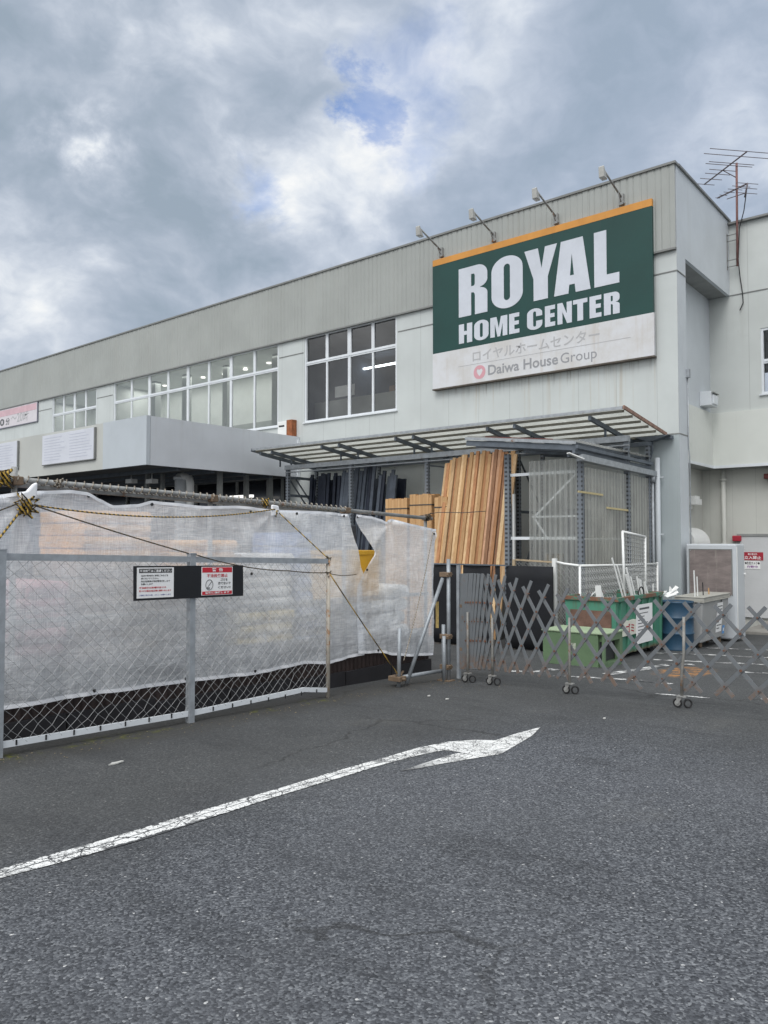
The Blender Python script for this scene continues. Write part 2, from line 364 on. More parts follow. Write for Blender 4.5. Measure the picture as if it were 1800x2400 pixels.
# ================================================================== GROUND
def asphalt():
    m, n, p, pos, out = base('asphalt')
    x, y, z = n.xyz(pos)[:3]
    flat = n.comb(x, y, 0.)
    cell = n.voro(flat, 100., 'F1', 1); bw = n.new('ShaderNodeRGBToBW'); n.put(bw.inputs[0], cell); bw = bw.outputs[0]
    dist = n.voro(flat, 100., 'F1', 0)
    # newer coarse surface east of the arrow line, older smoother surface to the west and behind
    edge = n.math('ADD', n.math('SUBTRACT', x, 1.72), n.math('MULTIPLY', n.math('SUBTRACT', n.noise(flat, .8, 4), .5), 1.1))
    zone = n.math('MULTIPLY', n.ramp(edge, -.6, .8), n.ramp(n.math('ADD', y, n.math('MULTIPLY', n.noise(flat, .6, 4), 2.)), -7., -10.2))
    coarse = n.cramp(bw, [(.10, (.029, .032, .038)), (.45, (.070, .075, .086)), (.72, (.122, .130, .144)), (.93, (.22, .23, .245)), (.99, (.60, .60, .59))])
    smooth = n.cramp(bw, [(.10, (.040, .042, .044)), (.55, (.066, .069, .071)), (.85, (.095, .098, .10)), (.985, (.17, .17, .165)), (.998, (.45, .44, .42))])
    c = n.mix(zone, smooth, coarse)
    c = n.mix(n.math('MULTIPLY', n.ramp(n.noise(flat, .55, 6, .62, .3), .36, .68), .55), c, n.mix(.5, c, (.022, .023, .025)))
    c = n.mix(n.ramp(n.noise(n.mapv(flat, (1, .6, 1), loc=(7, 3, 0)), 1.1, 5, .6), .60, .80, 0., .30), c, (.135, .13, .115))
    c = n.mix(n.ramp(n.noise(n.mapv(flat, (.55, 1.5, 1), (0, 0, .5)), 1.3, 5, .6, .5),   .52, .72, 0., .55), c, n.mix(.62, c, (.015, .016, .018)))
    c = n.mix(n.ramp(n.noise(n.mapv(flat, (1, 1, 1), (0, 0, 0), (31, 4, 0)), .42, 4, .55), .45, .68, 0., .30), c, n.mix(.5, c, (.15, .155, .165)))
    spots = n.voro(flat, 1.15, 'F1', 0); c = n.mix(n.math('MULTIPLY', n.ramp(n.math('ADD', spots, n.math('MULTIPLY', n.noise(flat, 12., 4), .10)), .12, .085), n.ramp(n.noise(flat, .8, 2), .50, .58, 0., .5)), c, (.025, .026, .027))
    # hairline cracks
    cw = n.vmath('ADD', flat, n.vmath('SCALE', n.noise(flat, 2.5, 4, .6, 0, 'Color'), scale=.5))
    ck = n.voro(cw, .38, 'DISTANCE_TO_EDGE', 0)
    c = n.mix(n.math('MULTIPLY', n.ramp(ck, .010, .003), n.ramp(n.noise(flat, .35, 2), .5, .62, 0., .55)), c, (.018, .018, .018))
    # moss and dirt along the fence foot, the dirt also painting its contact shade
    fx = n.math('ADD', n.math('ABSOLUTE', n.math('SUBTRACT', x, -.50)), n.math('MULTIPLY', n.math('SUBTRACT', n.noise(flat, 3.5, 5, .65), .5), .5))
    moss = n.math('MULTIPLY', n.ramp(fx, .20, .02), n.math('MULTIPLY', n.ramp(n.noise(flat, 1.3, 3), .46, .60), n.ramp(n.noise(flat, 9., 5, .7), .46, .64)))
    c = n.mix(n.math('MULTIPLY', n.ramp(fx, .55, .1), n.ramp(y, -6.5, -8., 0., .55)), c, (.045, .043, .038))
    moss = n.math('MULTIPLY', moss, n.ramp(y, -9.3, -10.2))
    c = n.mix(n.math('MULTIPLY', moss, .8), c, n.mix(n.noise(flat, 40., 2), (.060, .070, .008), (.14, .14, .018)))
    # old orange paint rubbed into the lot behind the gate
    od = n.vmath('LENGTH', n.vmath('MULTIPLY', n.vmath('SUBTRACT', flat, (1.78, -5.2, 0)), (2.4, 1.2, 0)))
    c = n.mix(n.math('MULTIPLY', n.ramp(od, 1., .55), n.ramp(n.noise(flat, 7., 5, .7), .42, .6, 0., .8)), c, (.40, .19, .06))
    n.put(p.inputs['Base Color'], c); p.inputs['Roughness'].default_value = .82; p.inputs['Specular IOR Level'].default_value = .3
    h = n.math('ADD', n.math('MULTIPLY', n.math('SUBTRACT', 1., dist), n.ramp(zone, 0, 1, .35, 1.)), n.math('MULTIPLY', bw, .6))
    n.put(p.inputs['Normal'], n.bump(h, .75, .006)); return m
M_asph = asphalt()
g = MB()
xs = [-260, -120, -60, -30, -15, -5, 0, 2, 4, 6, 8, 12, 20, 40, 90, 200]; ys = [-200, -80, -40, -26, -20, -17, -14, -11, -8, -4, 0, 5, 12, 25, 45, 70, 120, 260]
idx = {}
for i, X in enumerate(xs):
    for j, Y in enumerate(ys): idx[i, j] = len(g.v); g.v.append(Vector((X, Y, gz(X, Y))))
for i in range(len(xs)-1):
    for j in range(len(ys)-1): g.f.append((idx[i, j], idx[i+1, j], idx[i+1, j+1], idx[i, j+1])); g.sm.append(False)
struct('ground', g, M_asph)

def paint():
    m, n, p, pos, out = base('road_paint'); x, y, z = n.xyz(pos)[:3]; flat = n.comb(x, y, 0.)
    cw = n.vmath('ADD', flat, n.vmath('SCALE', n.noise(flat, 14., 4, .6, 0, 'Color'), scale=.07))
    ck = n.voro(cw, 7.5, 'DISTANCE_TO_EDGE', 0); c2 = n.voro(cw, 24., 'DISTANCE_TO_EDGE', 0)
    wear = n.math('MAXIMUM', n.ramp(ck, .030, .012), n.math('MULTIPLY', n.ramp(c2, .07, .02), n.ramp(n.noise(flat, 5., 3), .45, .6)))
    wear = n.math('MAXIMUM', wear, n.ramp(n.math('ADD', n.noise(flat, 85., 2, .7), n.math('MULTIPLY', n.math('SUBTRACT', n.noise(flat, 3., 4, .6), .5), .40)), .54, .66))
    mid = n.math('ABSOLUTE', n.math('SUBTRACT', n.math('SUBTRACT', x, 1.762), n.math('MULTIPLY', n.math('SUBTRACT', n.noise(flat, 3.5, 4, .6), .5), .07)))
    wear = n.math('MAXIMUM', wear, n.math('MULTIPLY', n.ramp(mid, .007, .003), n.ramp(y, -11.2, -11.8)))
    side = n.math('ADD', n.math('ABSOLUTE', n.math('SUBTRACT', x, 1.762)), n.math('MULTIPLY', n.math('SUBTRACT', n.noise(flat, 26., 4, .65), .5), .09))
    wear = n.math('MAXIMUM', wear, n.math('MULTIPLY', n.ramp(side, .062, .072), n.ramp(y, -11.4, -12.)))
    wear = n.math('MAXIMUM', wear, n.math('MULTIPLY', n.ramp(n.noise(flat, 16., 6, .7), .56, .64), n.ramp(n.noise(flat, 1.1, 3), .40, .60)))
    wear = n.math('MAXIMUM', wear, n.math('MULTIPLY', n.ramp(y, -9., -8.), n.ramp(n.noise(flat, 5., 6, .7), .40, .55)))
    wear = n.math('MAXIMUM', wear, n.math('MULTIPLY', n.ramp(n.noise(flat, 3.2, 6, .7), .54, .64), .8))
    c = n.mix(wear, n.mix(n.noise(flat, 6., 4), (.66, .67, .67), (.82, .82, .80)), (.052, .054, .058))
    n.put(p.inputs['Base Color'], c); p.inputs['Roughness'].default_value = .7
    n.put(p.inputs['Normal'], n.bump(n.math('SUBTRACT', 1., wear), .5, .003)); return m
M_paint = paint()
def marking(polys, dz=.004):
    b = MB()
    for pl in polys: b.face([(x, y, gz(x, y)+dz) for x, y in pl])
    struct('road_marking', b, M_paint)
ARL = [(1.63, -15.6), (1.68, -14.563), (1.699, -14.188), (1.699, -13.798), (1.69, -13.352), (1.702, -12.806), (1.685, -12.18), (1.704, -11.776), (1.702, -11.289), (1.769, -10.955)]
ARR = [(1.765, -15.6), (1.799, -14.615), (1.837, -14.263), (1.858, -13.901), (1.844, -13.47), (1.822, -12.915), (1.831, -12.338), (1.826, -11.922), (1.857, -11.494), (1.911, -11.23)]
head = [(1.769, -10.955), (1.897, -10.765), (2.04, -10.667), (2.036, -10.321), (2.067, -9.94), (2.19, -10.328), (2.26, -10.709), (2.323, -11.054), (2.226, -11.343), (2.152, -11.571), (2.095, -11.809), (2.04, -11.961), (2.036, -11.7), (2.039, -11.343), (2.06, -11.199), (1.911, -11.23)]
marking([[ARL[i], ARR[i], ARR[i+1], ARL[i+1]] for i in range(len(ARL)-1)]+[head])
def stripe(pts, wd):
    b = []
    for (x0, y0), (x1, y1) in zip(pts, pts[1:]):
        d = Vector((x1-x0, y1-y0)).normalized(); nx, ny = -d.y*wd/2, d.x*wd/2
        b.append([(x0-nx, y0-ny), (x1-nx, y1-ny), (x1+nx, y1+ny), (x0+nx, y0+ny)])
    marking(b)
stripe([(.55, -6.75), (1.08, -6.58), (1.60, -6.45), (2.05, -6.5)], .10)
stripe([(1.05, -6.15), (1.22, -5.3), (1.30, -4.5), (1.62, -4.3)], .17)
stripe([(.90, -4.03), (1.9, -3.72), (3.0, -3.45)], .15)
stripe([(.55, -3.0), (1.26, -2.75), (2.6, -2.5)], .15)
stripe([(.7, -1.62), (1.66, -1.35), (2.8, -1.1)], .12)
stripe([(-.13, -6.7), (.17, -6.55), (.25, -6.1)], .16)
stripe([(2.38, -4.72), (3.0, -4.6)], .10)
stripe([(2.15, -7.38), (2.75, -7.3)], .07)
stripe([(3.2, -7.0), (5.5, -6.3)], .10)

# ================================================================== STORE BUILDING
B = thing('store_building', 'large pale grey metal clad two storey store with a ribbed parapet band', 'store', (0, 0, gz(0, 0)))
ZT, ZJ, ZJ2 = 9.37, 7.585, 7.10
XW = -48.
def holes_sheet(mb, x0, x1, z0, z1, y, holes, depth):
    xs_ = sorted({x0, x1, *[h[0] for h in holes], *[h[1] for h in holes]}); zs_ = sorted({z0, z1, *[h[2] for h in holes], *[h[3] for h in holes]})
    for a, b in zip(xs_, xs_[1:]):
        for c, d in zip(zs_, zs_[1:]):
            mx, mz = (a+b)/2, (c+d)/2
            if any(h[0] < mx < h[1] and h[2] < mz < h[3] for h in holes): continue
            mb.face([(a, y, c), (b, y, c), (b, y, d), (a, y, d)])
    for h in holes:
        a, b, c, d = h
        mb.face([(a, y, c), (a, y+depth, c), (a, y+depth, d), (a, y, d)]); mb.face([(b, y, c), (b, y, d), (b, y+depth, d), (b, y+depth, c)])
        mb.face([(a, y, c), (b, y, c), (b, y+depth, c), (a, y+depth, c)]); mb.face([(a, y, d), (a, y+depth, d), (b, y+depth, d), (b, y, d)])
WA = (-26.65, -23.05, 4.95, 7.575); WB = (-21.78, -12.32, 4.95, 7.575); WC = (-11.15, -7.57, 4.955, 7.575)
wl = MB(); holes_sheet(wl, XW, 0, -2.6, ZJ, 0., [WA, WB, WC], .14)
wl.box(XW, -.95, .30, .42, -2.6, 4.9)
wl.face([(XW, 0, -2.6), (XW, 22, -2.6), (XW, 22, ZT), (XW, 0, ZT)])
part('wall', wl, M_wall, B, normals=False)
# ribbed parapet band
def hsh0(k): v = math.sin(k*12.9898)*43758.5453; return v-math.floor(v)
fb = MB(); prof = []; x = XW; k = 0
while x < -.001:
    x2 = min(x+.30, 0.); w_ = x2-x; dp = .010+.008*hsh0(k); k += 1; prof += [(x, -.05), (x+w_*.10, -.05-dp), (x+w_*.46, -.05-dp), (x+w_*.53, -.05), (x+w_*.60, -.05), (x+w_*.66, -.05-dp*.8), (x+w_*.94, -.05-dp*.8)]; x = x2
prof.append((0., -.05))
for (xa, ya), (xb, yb) in zip(prof, prof[1:]):
    fb.face([(xa, ya, ZJ), (xb, yb, ZJ), (xb, yb, ZT), (xa, ya, ZT)])
fb.face([(XW, -.05, ZJ), (XW, .02, ZJ), (0, .02, ZJ), (0, -.05, ZJ)])
part('parapet_band', fb, M_fascia, B, normals=False)
cp = MB(); cp.box(XW, .03, -.095, .10, ZT, ZT+.05); cp.box(-.085, .045, .10, 3.9, ZT, ZT+.05); cp.box(-.02, 9, 3.74, 3.98, 9.27, 9.32)
part('roof_coping', cp, M_trim, B)
rf = MB(); rf.box(XW, -.09, .11, 22, 9.1, 9.2); part('roof', rf, M_soffit, B)
tj = MB(); tj.box(XW, 0., -.078, -.002, ZJ-.045, ZJ-.004)
part('band_drip_edge', tj, M_trim, B)
jl = MB()
for a, b in ((XW, WA[0]-.05), (WA[1]+.05, WB[0]-.05), (WB[1]+.05, WC[0]-.05), (WC[1]+.05, 0.012)): jl = MB(); jl.box(a, b, -.012, .0, ZJ2-.012, ZJ2+.012); part('joint_trim', jl, M_trim, B)
for a in ((0., .012, 0., .55, ZJ2-.012, ZJ2+.012), (-1.0, .014, -.014, 0., 3.63, 3.655), (0., .014, 0., .55, 3.63, 3.655)): jl = MB(); jl.box(*a); part('joint_trim', jl, M_trim, B)
M_col = wall_mat('column_paint', (.37, .415, .43), .11, False)
cl = MB(); cl.box(-.86, .008, -.008, -.0005, -2., 3.628); part('column_cladding', cl, M_col, B)
cl = MB(); cl.box(.0005, .008, .0, .545, -2., 3.628); part('column_cladding', cl, M_side, B)
# east return: corner column, deep recess, overhanging upper box
sd = MB(); sd.face([(0, -.05, ZJ2), (0, 3.85, ZJ2+.40), (0, 3.85, ZT), (0, -.05, ZT)]); sd.face([(0, 0, -2), (0, .55, -2), (0, .55, 7.5), (0, -.05, ZJ2), (0, 0, ZJ2)])
sd.v = []; sd.f = []; sd.sm = []
sd.box(-.08, 0., .02, 3.85, 7.5, ZT); sd.box(-.08, 0., .02, .55, -2., 7.5); sd.box(-.85, -.08, .47, .55, -2., 7.5)
part('side_wall', sd, M_side, B)
sf = MB(); sf.box(-.5, -.08, .55, 3.85, 7.5, 7.56); sf.box(-.85, -.44, .55, 4.25, 3.2, 3.26); sf.box(-.44, 9, 3.79, 4.25, 3.2, 3.26); part('soffit', sf, M_soffit, B)
iw = MB(); iw.box(-.58, -.5, .55, 3.85, 4.59, 7.5); part('inner_wall', iw, M_side, B)
lw = MB(); lw.box(-.93, -.85, .55, 4.25, -2., 3.2); part('lower_inner_wall', lw, M_back, B)
bk = MB(); holes_sheet(bk, -.5, 9, 4.59, 9.27, 3.85, [(.69, 2.6, 4.95, 6.56)], .12); bk.face([(-.5, 3.85, 9.27), (9, 3.85, 9.27), (9, 9, 9.27), (-.5, 9, 9.27)])
part('rear_wall', bk, M_backup, B, normals=False)
jb = MB(); jb.box(-.0, 9, 3.838, 3.85, 7.49, 7.515); part('rear_joint_trim', jb, M_trim, B)
lb = MB(); lb.box(-.85, 9, 4.25, 4.35, -2., 3.2); part('lower_rear_wall', lb, M_back, B)
ld = MB(); ld.box(-.50, -.44, .55, 3.79, 3.26, 4.59); ld.box(-.50, 9, 3.79, 3.85, 3.26, 4.59)
part('ledge_band', ld, M_ledge, B)
lt = MB(); lt.box(-.438, -.42, .55, 3.77, 3.2, 3.27); lt.box(-.438, 9, 3.77, 3.788, 3.2, 3.27); part('ledge_trim', lt, M_alu, B)

def window(x0, x1, z0, zm, z1, n, y=0., fm=M_alu, wd=.055):
    f = MB(); d0, d1 = y+.035, y+.105
    f.box(x0, x1, d0-.02, d1, z0, z0+wd); f.box(x0, x1, d0-.02, d1, z1-wd, z1); f.box(x0, x0+wd, d0-.018, d1, z0+wd, z1-wd); f.box(x1-wd, x1, d0-.018, d1, z0+wd, z1-wd)
    f.box(x0+wd, x1-wd, d0, d1-.002, zm-.055, zm+.055)
    f.box(x0+wd, x1-wd, d0-.012, d0, zm-.012, zm+.012)
    for i in range(1, n):
        xx = x0+(x1-x0)*i/n; h = .05 if i % 2 == 0 else .032
        f.box(xx-h, xx+h, d0+.004, d1-.004, z0+wd, zm-.055); f.box(xx-h-.018, xx+h+.018, d0+.004, d1-.004, zm+.055, z1-wd)
    o = part('window', f, fm, B)
    for i in range(n):
        xx = x0+(x1-x0)*i/n
    p = MB(); p.face([(x0+.02, y+.075, z0+.02), (x1-.02, y+.075, z0+.02), (x1-.02, y+.075, z1-.02), (x0+.02, y+.075, z1-.02)])
    part('pane', p, M_glass, o, normals=False)
    s = MB(); s.box(x0-.04, x1+.04, y-.05, y+.03, z0-.035, z0-.002); part('sill', s, fm, o)
    return o
window(*WA[:2], WA[2], 6.78, WA[3], 4); window(*WB[:2], WB[2], 6.78, WB[3], 8); window(*WC[:2], WC[2], 6.745, WC[3], 4)
window(.69, 2.6, 4.95, 5.75, 6.56, 2, 3.85)
# rooms behind the upper windows
rm = MB()
rm.box(-28, -11.7, 2.6, 2.7, 4.6, 7.9); rm.box(-28.1, -28, .15, 2.7, 4.6, 7.9); rm.box(-22.45, -22.35, .15, 2.6, 4.6, 7.9); part('interior_wall', rm, M_cream, B)
rm = MB(); rm.box(-28, -11.7, .15, 2.6, 7.62, 7.72); part('interior_ceiling', rm, M_cream, B)
rm = MB(); rm.box(-28, -11.7, .43, 2.6, 4.6, 4.7); rm.box(-22.3, -11.7, 2.45, 2.6, 4.7, 5.75); part('interior_dado', rm, M_igrey, B)
rm = MB()
for xx in (-13.6, -16.2, -18.6, -20.6): rm.box(xx-.13, xx+.13, 1.0, 1.25, 4.7, 7.62)
part('interior_column', rm, M_igrey, B)
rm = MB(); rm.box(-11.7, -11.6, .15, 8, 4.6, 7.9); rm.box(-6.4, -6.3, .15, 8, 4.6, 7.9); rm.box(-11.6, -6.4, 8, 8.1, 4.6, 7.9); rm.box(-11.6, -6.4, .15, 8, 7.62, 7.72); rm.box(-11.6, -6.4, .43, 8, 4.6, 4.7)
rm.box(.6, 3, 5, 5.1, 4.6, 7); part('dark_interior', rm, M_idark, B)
rm = MB(); rm.box(-11.6, -6.4, .9, .98, 4.7, 5.72); part('interior_partition', rm, M_igrey, B)
rm = MB()
for i in range(9): rm.box(-8.9+i*.24, -8.9+i*.24+.2, 1.3, 1.7, 5.72, 5.95+.12*random.random())
part('shelf_goods', rm, surf('carton', (.30, .20, .14), .8, .3), B)
ps = MB(); 
a = wall_pt(785, 907, .3); b = wall_pt(831, 925, .3); ps.box(a.x, b.x, .30, .31, b.z, a.z); part('window_poster', ps, M_white, B)
# door on the rear wall under the ledge
dr = MB(); a = wall_pt(1735, 1257, 4.25); dz0, dz1 = -.50, wall_pt(1735, 1257, 4.25).z; dx0 = a.x
dr.box(dx0, dx0+1.75, 4.19, 4.25, dz0, dz1)
M_door = surf('door_paint', (.55, .56, .57), .45, .05)
D = part('door', dr, M_door, B, .006)
df = MB(); df.box(dx0-.06, dx0, 4.17, 4.25, dz0, dz1+.06); df.box(dx0, dx0+1.75, 4.17, 4.25, dz1, dz1+.06); part('door_frame', df, M_soffit, B)
hd = MB(); hd.box(dx0+.80, dx0+.95, 4.13, 4.19, .45, .47); part('handle', hd, M_trim, D)
M_red = surf('red_print', (.38, .025, .045), .5, .1); M_ink = plain('black_ink', (.015, .015, .017), .6); M_wht = plain('white_print', (.82, .82, .82), .5); M_purple = plain('purple_print', (.25, .10, .30), .5)
a = wall_pt(1741, 1294, 4.185); b = wall_pt(1788, 1312, 4.185)
def door_note(u0, v0, u1, v1, mat):
    a = wall_pt(u0, v0, 4.186); b = wall_pt(u1, v1, 4.186); q = MB(); q.box(a.x, b.x, 4.180, 4.189, b.z, a.z); part('notice', q, mat, D); return a.x, b.x, b.z, a.z
x0, x1, z0, z1 = door_note(1740, 1294, 1789, 1313.5, M_red)
text_mesh('関係者以外', ((x0+x1)/2, 4.1795, z1-(z1-z0)*.38), (1, 0, 0), (0, 0, 1), (z1-z0)*.26, (x1-x0)*.45, M_wht, 'lettering', D, .01, .001, 'CENTER')
text_mesh('立入禁止', ((x0+x1)/2, 4.1795, z0+(z1-z0)*.12), (1, 0, 0), (0, 0, 1), (z1-z0)*.42, (x1-x0)*.8, M_wht, 'lettering', D, .02, .001, 'CENTER')
x0, x1, z0, z1 = door_note(1745, 1314.5, 1782, 1334, M_wht)
text_mesh('●防犯カメラ●', ((x0+x1)/2, 4.1795, z0+(z1-z0)*.55), (1, 0, 0), (0, 0, 1), (z1-z0)*.36, (x1-x0)*.94, M_ink, 'lettering', D, .02, .001, 'CENTER')
text_mesh('作動中', ((x0+x1)/2, 4.1795, z0+(z1-z0)*.1), (1, 0, 0), (0, 0, 1), (z1-z0)*.34, (x1-x0)*.7, M_purple, 'lettering', D, .02, .001, 'CENTER')

# unseen area lights added under the ceilings to brighten the rooms beyond their tubes
for nm, x0, x1, y, z, en in (('room_fill_light', -22.2, -12.0, 1.4, 7.55, 105.), ('room_fill_light', -27.8, -22.6, 1.4, 7.55, 42.), ('room_fill_light', -11.4, -6.6, 3.5, 7.5, 16.)):
    al = bpy.data.lights.new(nm, 'AREA'); al.shape = 'RECTANGLE'; al.size = x1-x0; al.size_y = .9; al.energy = en; al.color = (.97, 1., .97) if y < 3 else (.85, .93, 1.)
    ao = bpy.data.objects.new(nm, al); COL.objects.link(ao); ao.location = ((x0+x1)/2, y, z)
# strip lights inside
def strip(x0, x1, y, z, lab, grp):
    t = MB(); t.box(x0, x1, y, y+.07, z, z+.05); solo('strip_light', lab, 'ceiling light', t, M_lamp, ((x0+x1)/2, y, z), grp)
for (u0, v0, u1, v1, yy) in ((731, 890, 762, 882, 3.2), (766, 882.5, 816, 873, 3.2), (822, 872, 838, 869, 3.2), (842, 868, 872, 862, 3.2), (877, 861, 928, 852, 3.2)):
    a = wall_pt(u0, v0, yy); b = wall_pt(u1, v1, yy); strip(a.x, b.x, yy, (a.z+b.z)/2, 'lit tube in the upper row of strip lights inside the dark paned upstairs window', 'upper row of strip lights in the dark window')
for (u0, v0, u1, v1, yy) in ((730, 936, 742, 934, 5.), (745, 934, 758, 931, 5.), (766, 930, 790, 926, 5.)):
    a = wall_pt(u0, v0, yy); b = wall_pt(u1, v1, yy); strip(a.x, b.x, yy, (a.z+b.z)/2, 'lit tube in the lower row of strip lights inside the dark paned upstairs window', 'lower row of strip lights in the dark window')
i = 0
for (u, v) in ((300, 925), (386, 905), (437, 893), (476, 886), (526, 878), (575, 867), (630, 852)):
    i += 1
    a = wall_pt(u, v, 1.7); t = MB(); t.lathe(a, [(.02, .14), (.03, .10), (.085, .03), (.09, 0.), (.02, -.01)], 12); t.path([a+Vector((0, 0, .2)), (a.x, a.y, 7.62)], .012, 5)
    solo('pendant_lamp', 'small round lamp inside the long upstairs window, %s from its left end' % ('first', 'second', 'third', 'fourth', 'fifth', 'sixth', 'seventh')[i-1], 'lamp', t, plain('pendant_glow', (1, .98, .93), .5, 0, 1.6) if i == 1 else MATS['pendant_glow'], a, 'pendant lamps in the long upstairs window')

# ---------------------------------------------------------------- things on the store walls
lp = MB(); lp.tube((-.30, 4.12, 3.18), (-.30, 4.12, -.7), .055, 12)
lp.tube((-.30, 4.12, 2.96), (-.30, 4.12, 2.90), .075, 12); lp.tube((-.30, 4.12, 1.34), (-.30, 4.12, 1.29), .075, 12)
solo('downpipe', 'grey rainwater downpipe in the shaded recess left of the door', 'downpipe', lp, M_back, (-.30, 4.12, -.7))
lp = MB(); lp.path([(-.42, -.12, 3.15), (-.42, -.12, -.55)], .055, 12)
for zz in (2.72, 1.52): lp.box(-.52, -.30, -.14, -.10, zz, zz+.03)
solo('downpipe', 'pale rainwater downpipe on the corner column beside the plastic walled lean-to', 'downpipe', lp, M_side, (-.42, -.12, -.55))
lp = MB(); lp.path([(-.50, -.2, 3.55), (-.50, -.2, 3.30), (-.58, -.14, 3.10), (-.58, -.14, 2.70), (-.45, -.14, 2.62)], .03, 8); lp.prism([(-.85, -.3, 3.60), (-.12, -.3, 3.60), (-.42, -.3, 3.50), (-.58, -.3, 3.50)], (0, .2, 0))
solo('rain_hopper', 'dark rain hopper and thin drain under the low end of the shed roof', 'gutter', lp, M_rackst, (-.5, -.2, 2.62))
cd_ = MB(); cd_.path([(.02, .53, 4.9), (.02, .53, 3.45), (.03, .56, 3.2), (.03, .56, -.6)], .012, 6); cd_.box(.0, .07, .47, .57, 4.9, 5.08)
solo('conduit', 'thin conduit with a small junction box running down the corner column edge', 'conduit', cd_, M_galv, (.03, .52, -.6))
hood = MB()
hp = []
for i in range(9):
    t = i/8*math.pi/2; hp.append((-.85+.42*math.sin(t), 1.30+.42*math.cos(t)))
o0 = [(-.85, 2.30, 1.30)]+[(x, 2.30, z) for x, z in hp]; hood.prism(o0, (0, 1.15, 0)); 
solo('vent_hood', 'white rounded vent hood on the recess side wall above the white cabinet', 'vent', hood, M_white, (-.85, 2.8, 1.3), None, .01)
wl_ = MB(); wl_.box(-.85, -.62, 3.05, 3.45, 2.28, 2.42); wl_.box(-.85, -.66, 3.08, 3.42, 2.42, 2.5); wl_.box(-.85, -.80, 3.15, 3.3, 2.18, 2.28)
solo('wall_lamp', 'small white wall lamp on the recess side wall above the vent hood', 'wall lamp', wl_, M_white, (-.85, 3.25, 2.3), None, .008)
vb = MB(); vb.box(-.50, -.24, 3.0, 3.5, 4.68, 5.02); vb.box(-.24, -.2, 3.1, 3.45, 4.72, 4.94)
vt = thing('vent_box', 'grey boxed vent with a dark slot on the recess wall just above the pale ledge', 'vent', (-.4, 3.25, 4.68)); part('box', vb, M_alu, vt, .01)
vs = MB(); vs.box(-.25, -.19, 3.05, 3.5, 4.98, 5.0); part('slot', vs, M_trim, vt)
a = wall_pt(1727, 1262, 4.15); rb = MB(); rb.box(a.x-.10, a.x+.10, 4.10, 4.25, a.z-.07, a.z+.07)
solo('alarm_box', 'small red box beside the top corner of the grey door', 'alarm box', rb, M_red, a, None, .02)
a = wall_pt(1797, 1116, 4.1); rb = MB(); rb.box(a.x-.05, a.x+.25, 4.0, 4.25, a.z-.07, a.z+.06)
solo('alarm_lamp', 'dark red lamp up under the ledge near the right edge', 'lamp', rb, plain('dark_red', (.10, .015, .012), .4), a, None, .02)
st = MB(); st.box(.55, 6.5, 2.2, 4.17, -1.2, -.62); st.box(.75, 6.5, 3.2, 4.17, -.62, -.51)
solo('concrete_step', 'low concrete landing in front of the grey door', 'step', st, surf('concrete', (.26, .25, .23), .85, .18, 3., 0, .4, 40), (2, 3.3, -1.2), None, .015)
cb = MB(); cb.path([(-4.2+.0, 0, 0), (-4.2, 0, .01)], .001, 3)
# rusty junction sign beside the long window
rs = thing('utility_box', 'small white wall box with one heavily rusted end below the long upstairs windows', 'utility box', (-11.9, -.1, 4.45))
q = MB(); q.box(-12.12, -11.72, -.20, -.002, 4.50, 5.05); part('box', q, M_white, rs, .01)
q = MB(); q.box(-11.72, -11.48, -.21, -.002, 4.47, 5.07); part('rusted_end', q, surf('heavy_rust', (.27, .095, .04), .85, .35, 8.), rs, .01)
q = MB(); q.box(-12.06, -11.82, -.206, -.2, 4.88, 4.93); part('print', q, M_ink, rs)
# opening hours banner
hs = thing('hours_sign', 'faded pink and white opening hours sign high on the wall at the far left', 'sign', (-30, -.02, 6.66))
q = MB(); q.box(-33.5, -27.9, -.05, -.01, 6.66, 7.53); part('board', q, surf('faded_board', (.60, .57, .60), .6, .05), hs)
q = MB(); q.box(-33.4, -27.98, -.056, -.05, 7.20, 7.48); part('stripe', q, surf('faded_pink', (.58, .40, .44), .6, .1), hs)
q = MB()
for bx in ((-33.5, -27.88, 6.64, 6.67), (-27.91, -27.87, 6.67, 7.53)): q.box(bx[0], bx[1], -.06, -.002, bx[2], bx[3])
part('frame', q, plain('sign_frame', (.16, .16, .20), .5), hs)
M_dgrey = plain('grey_lettering', (.09, .095, .10), .6); M_lgrey = plain('faded_lettering', (.40, .40, .41), .6)
text_mesh('時30', (-32.85, -.052, 6.74), (1, 0, 0), (0, 0, 1), .42, 1.75, M_dgrey, 'lettering', hs, .03)
text_mesh('分', (-30.95, -.052, 6.76), (1, 0, 0), (0, 0, 1), .33, .42, M_dgrey, 'lettering', hs, .02)
text_mesh('〜20時', (-30.40, -.052, 6.76), (1, 0, 0), (0, 0, 1), None, 1.7, M_lgrey, 'lettering', hs, .01)

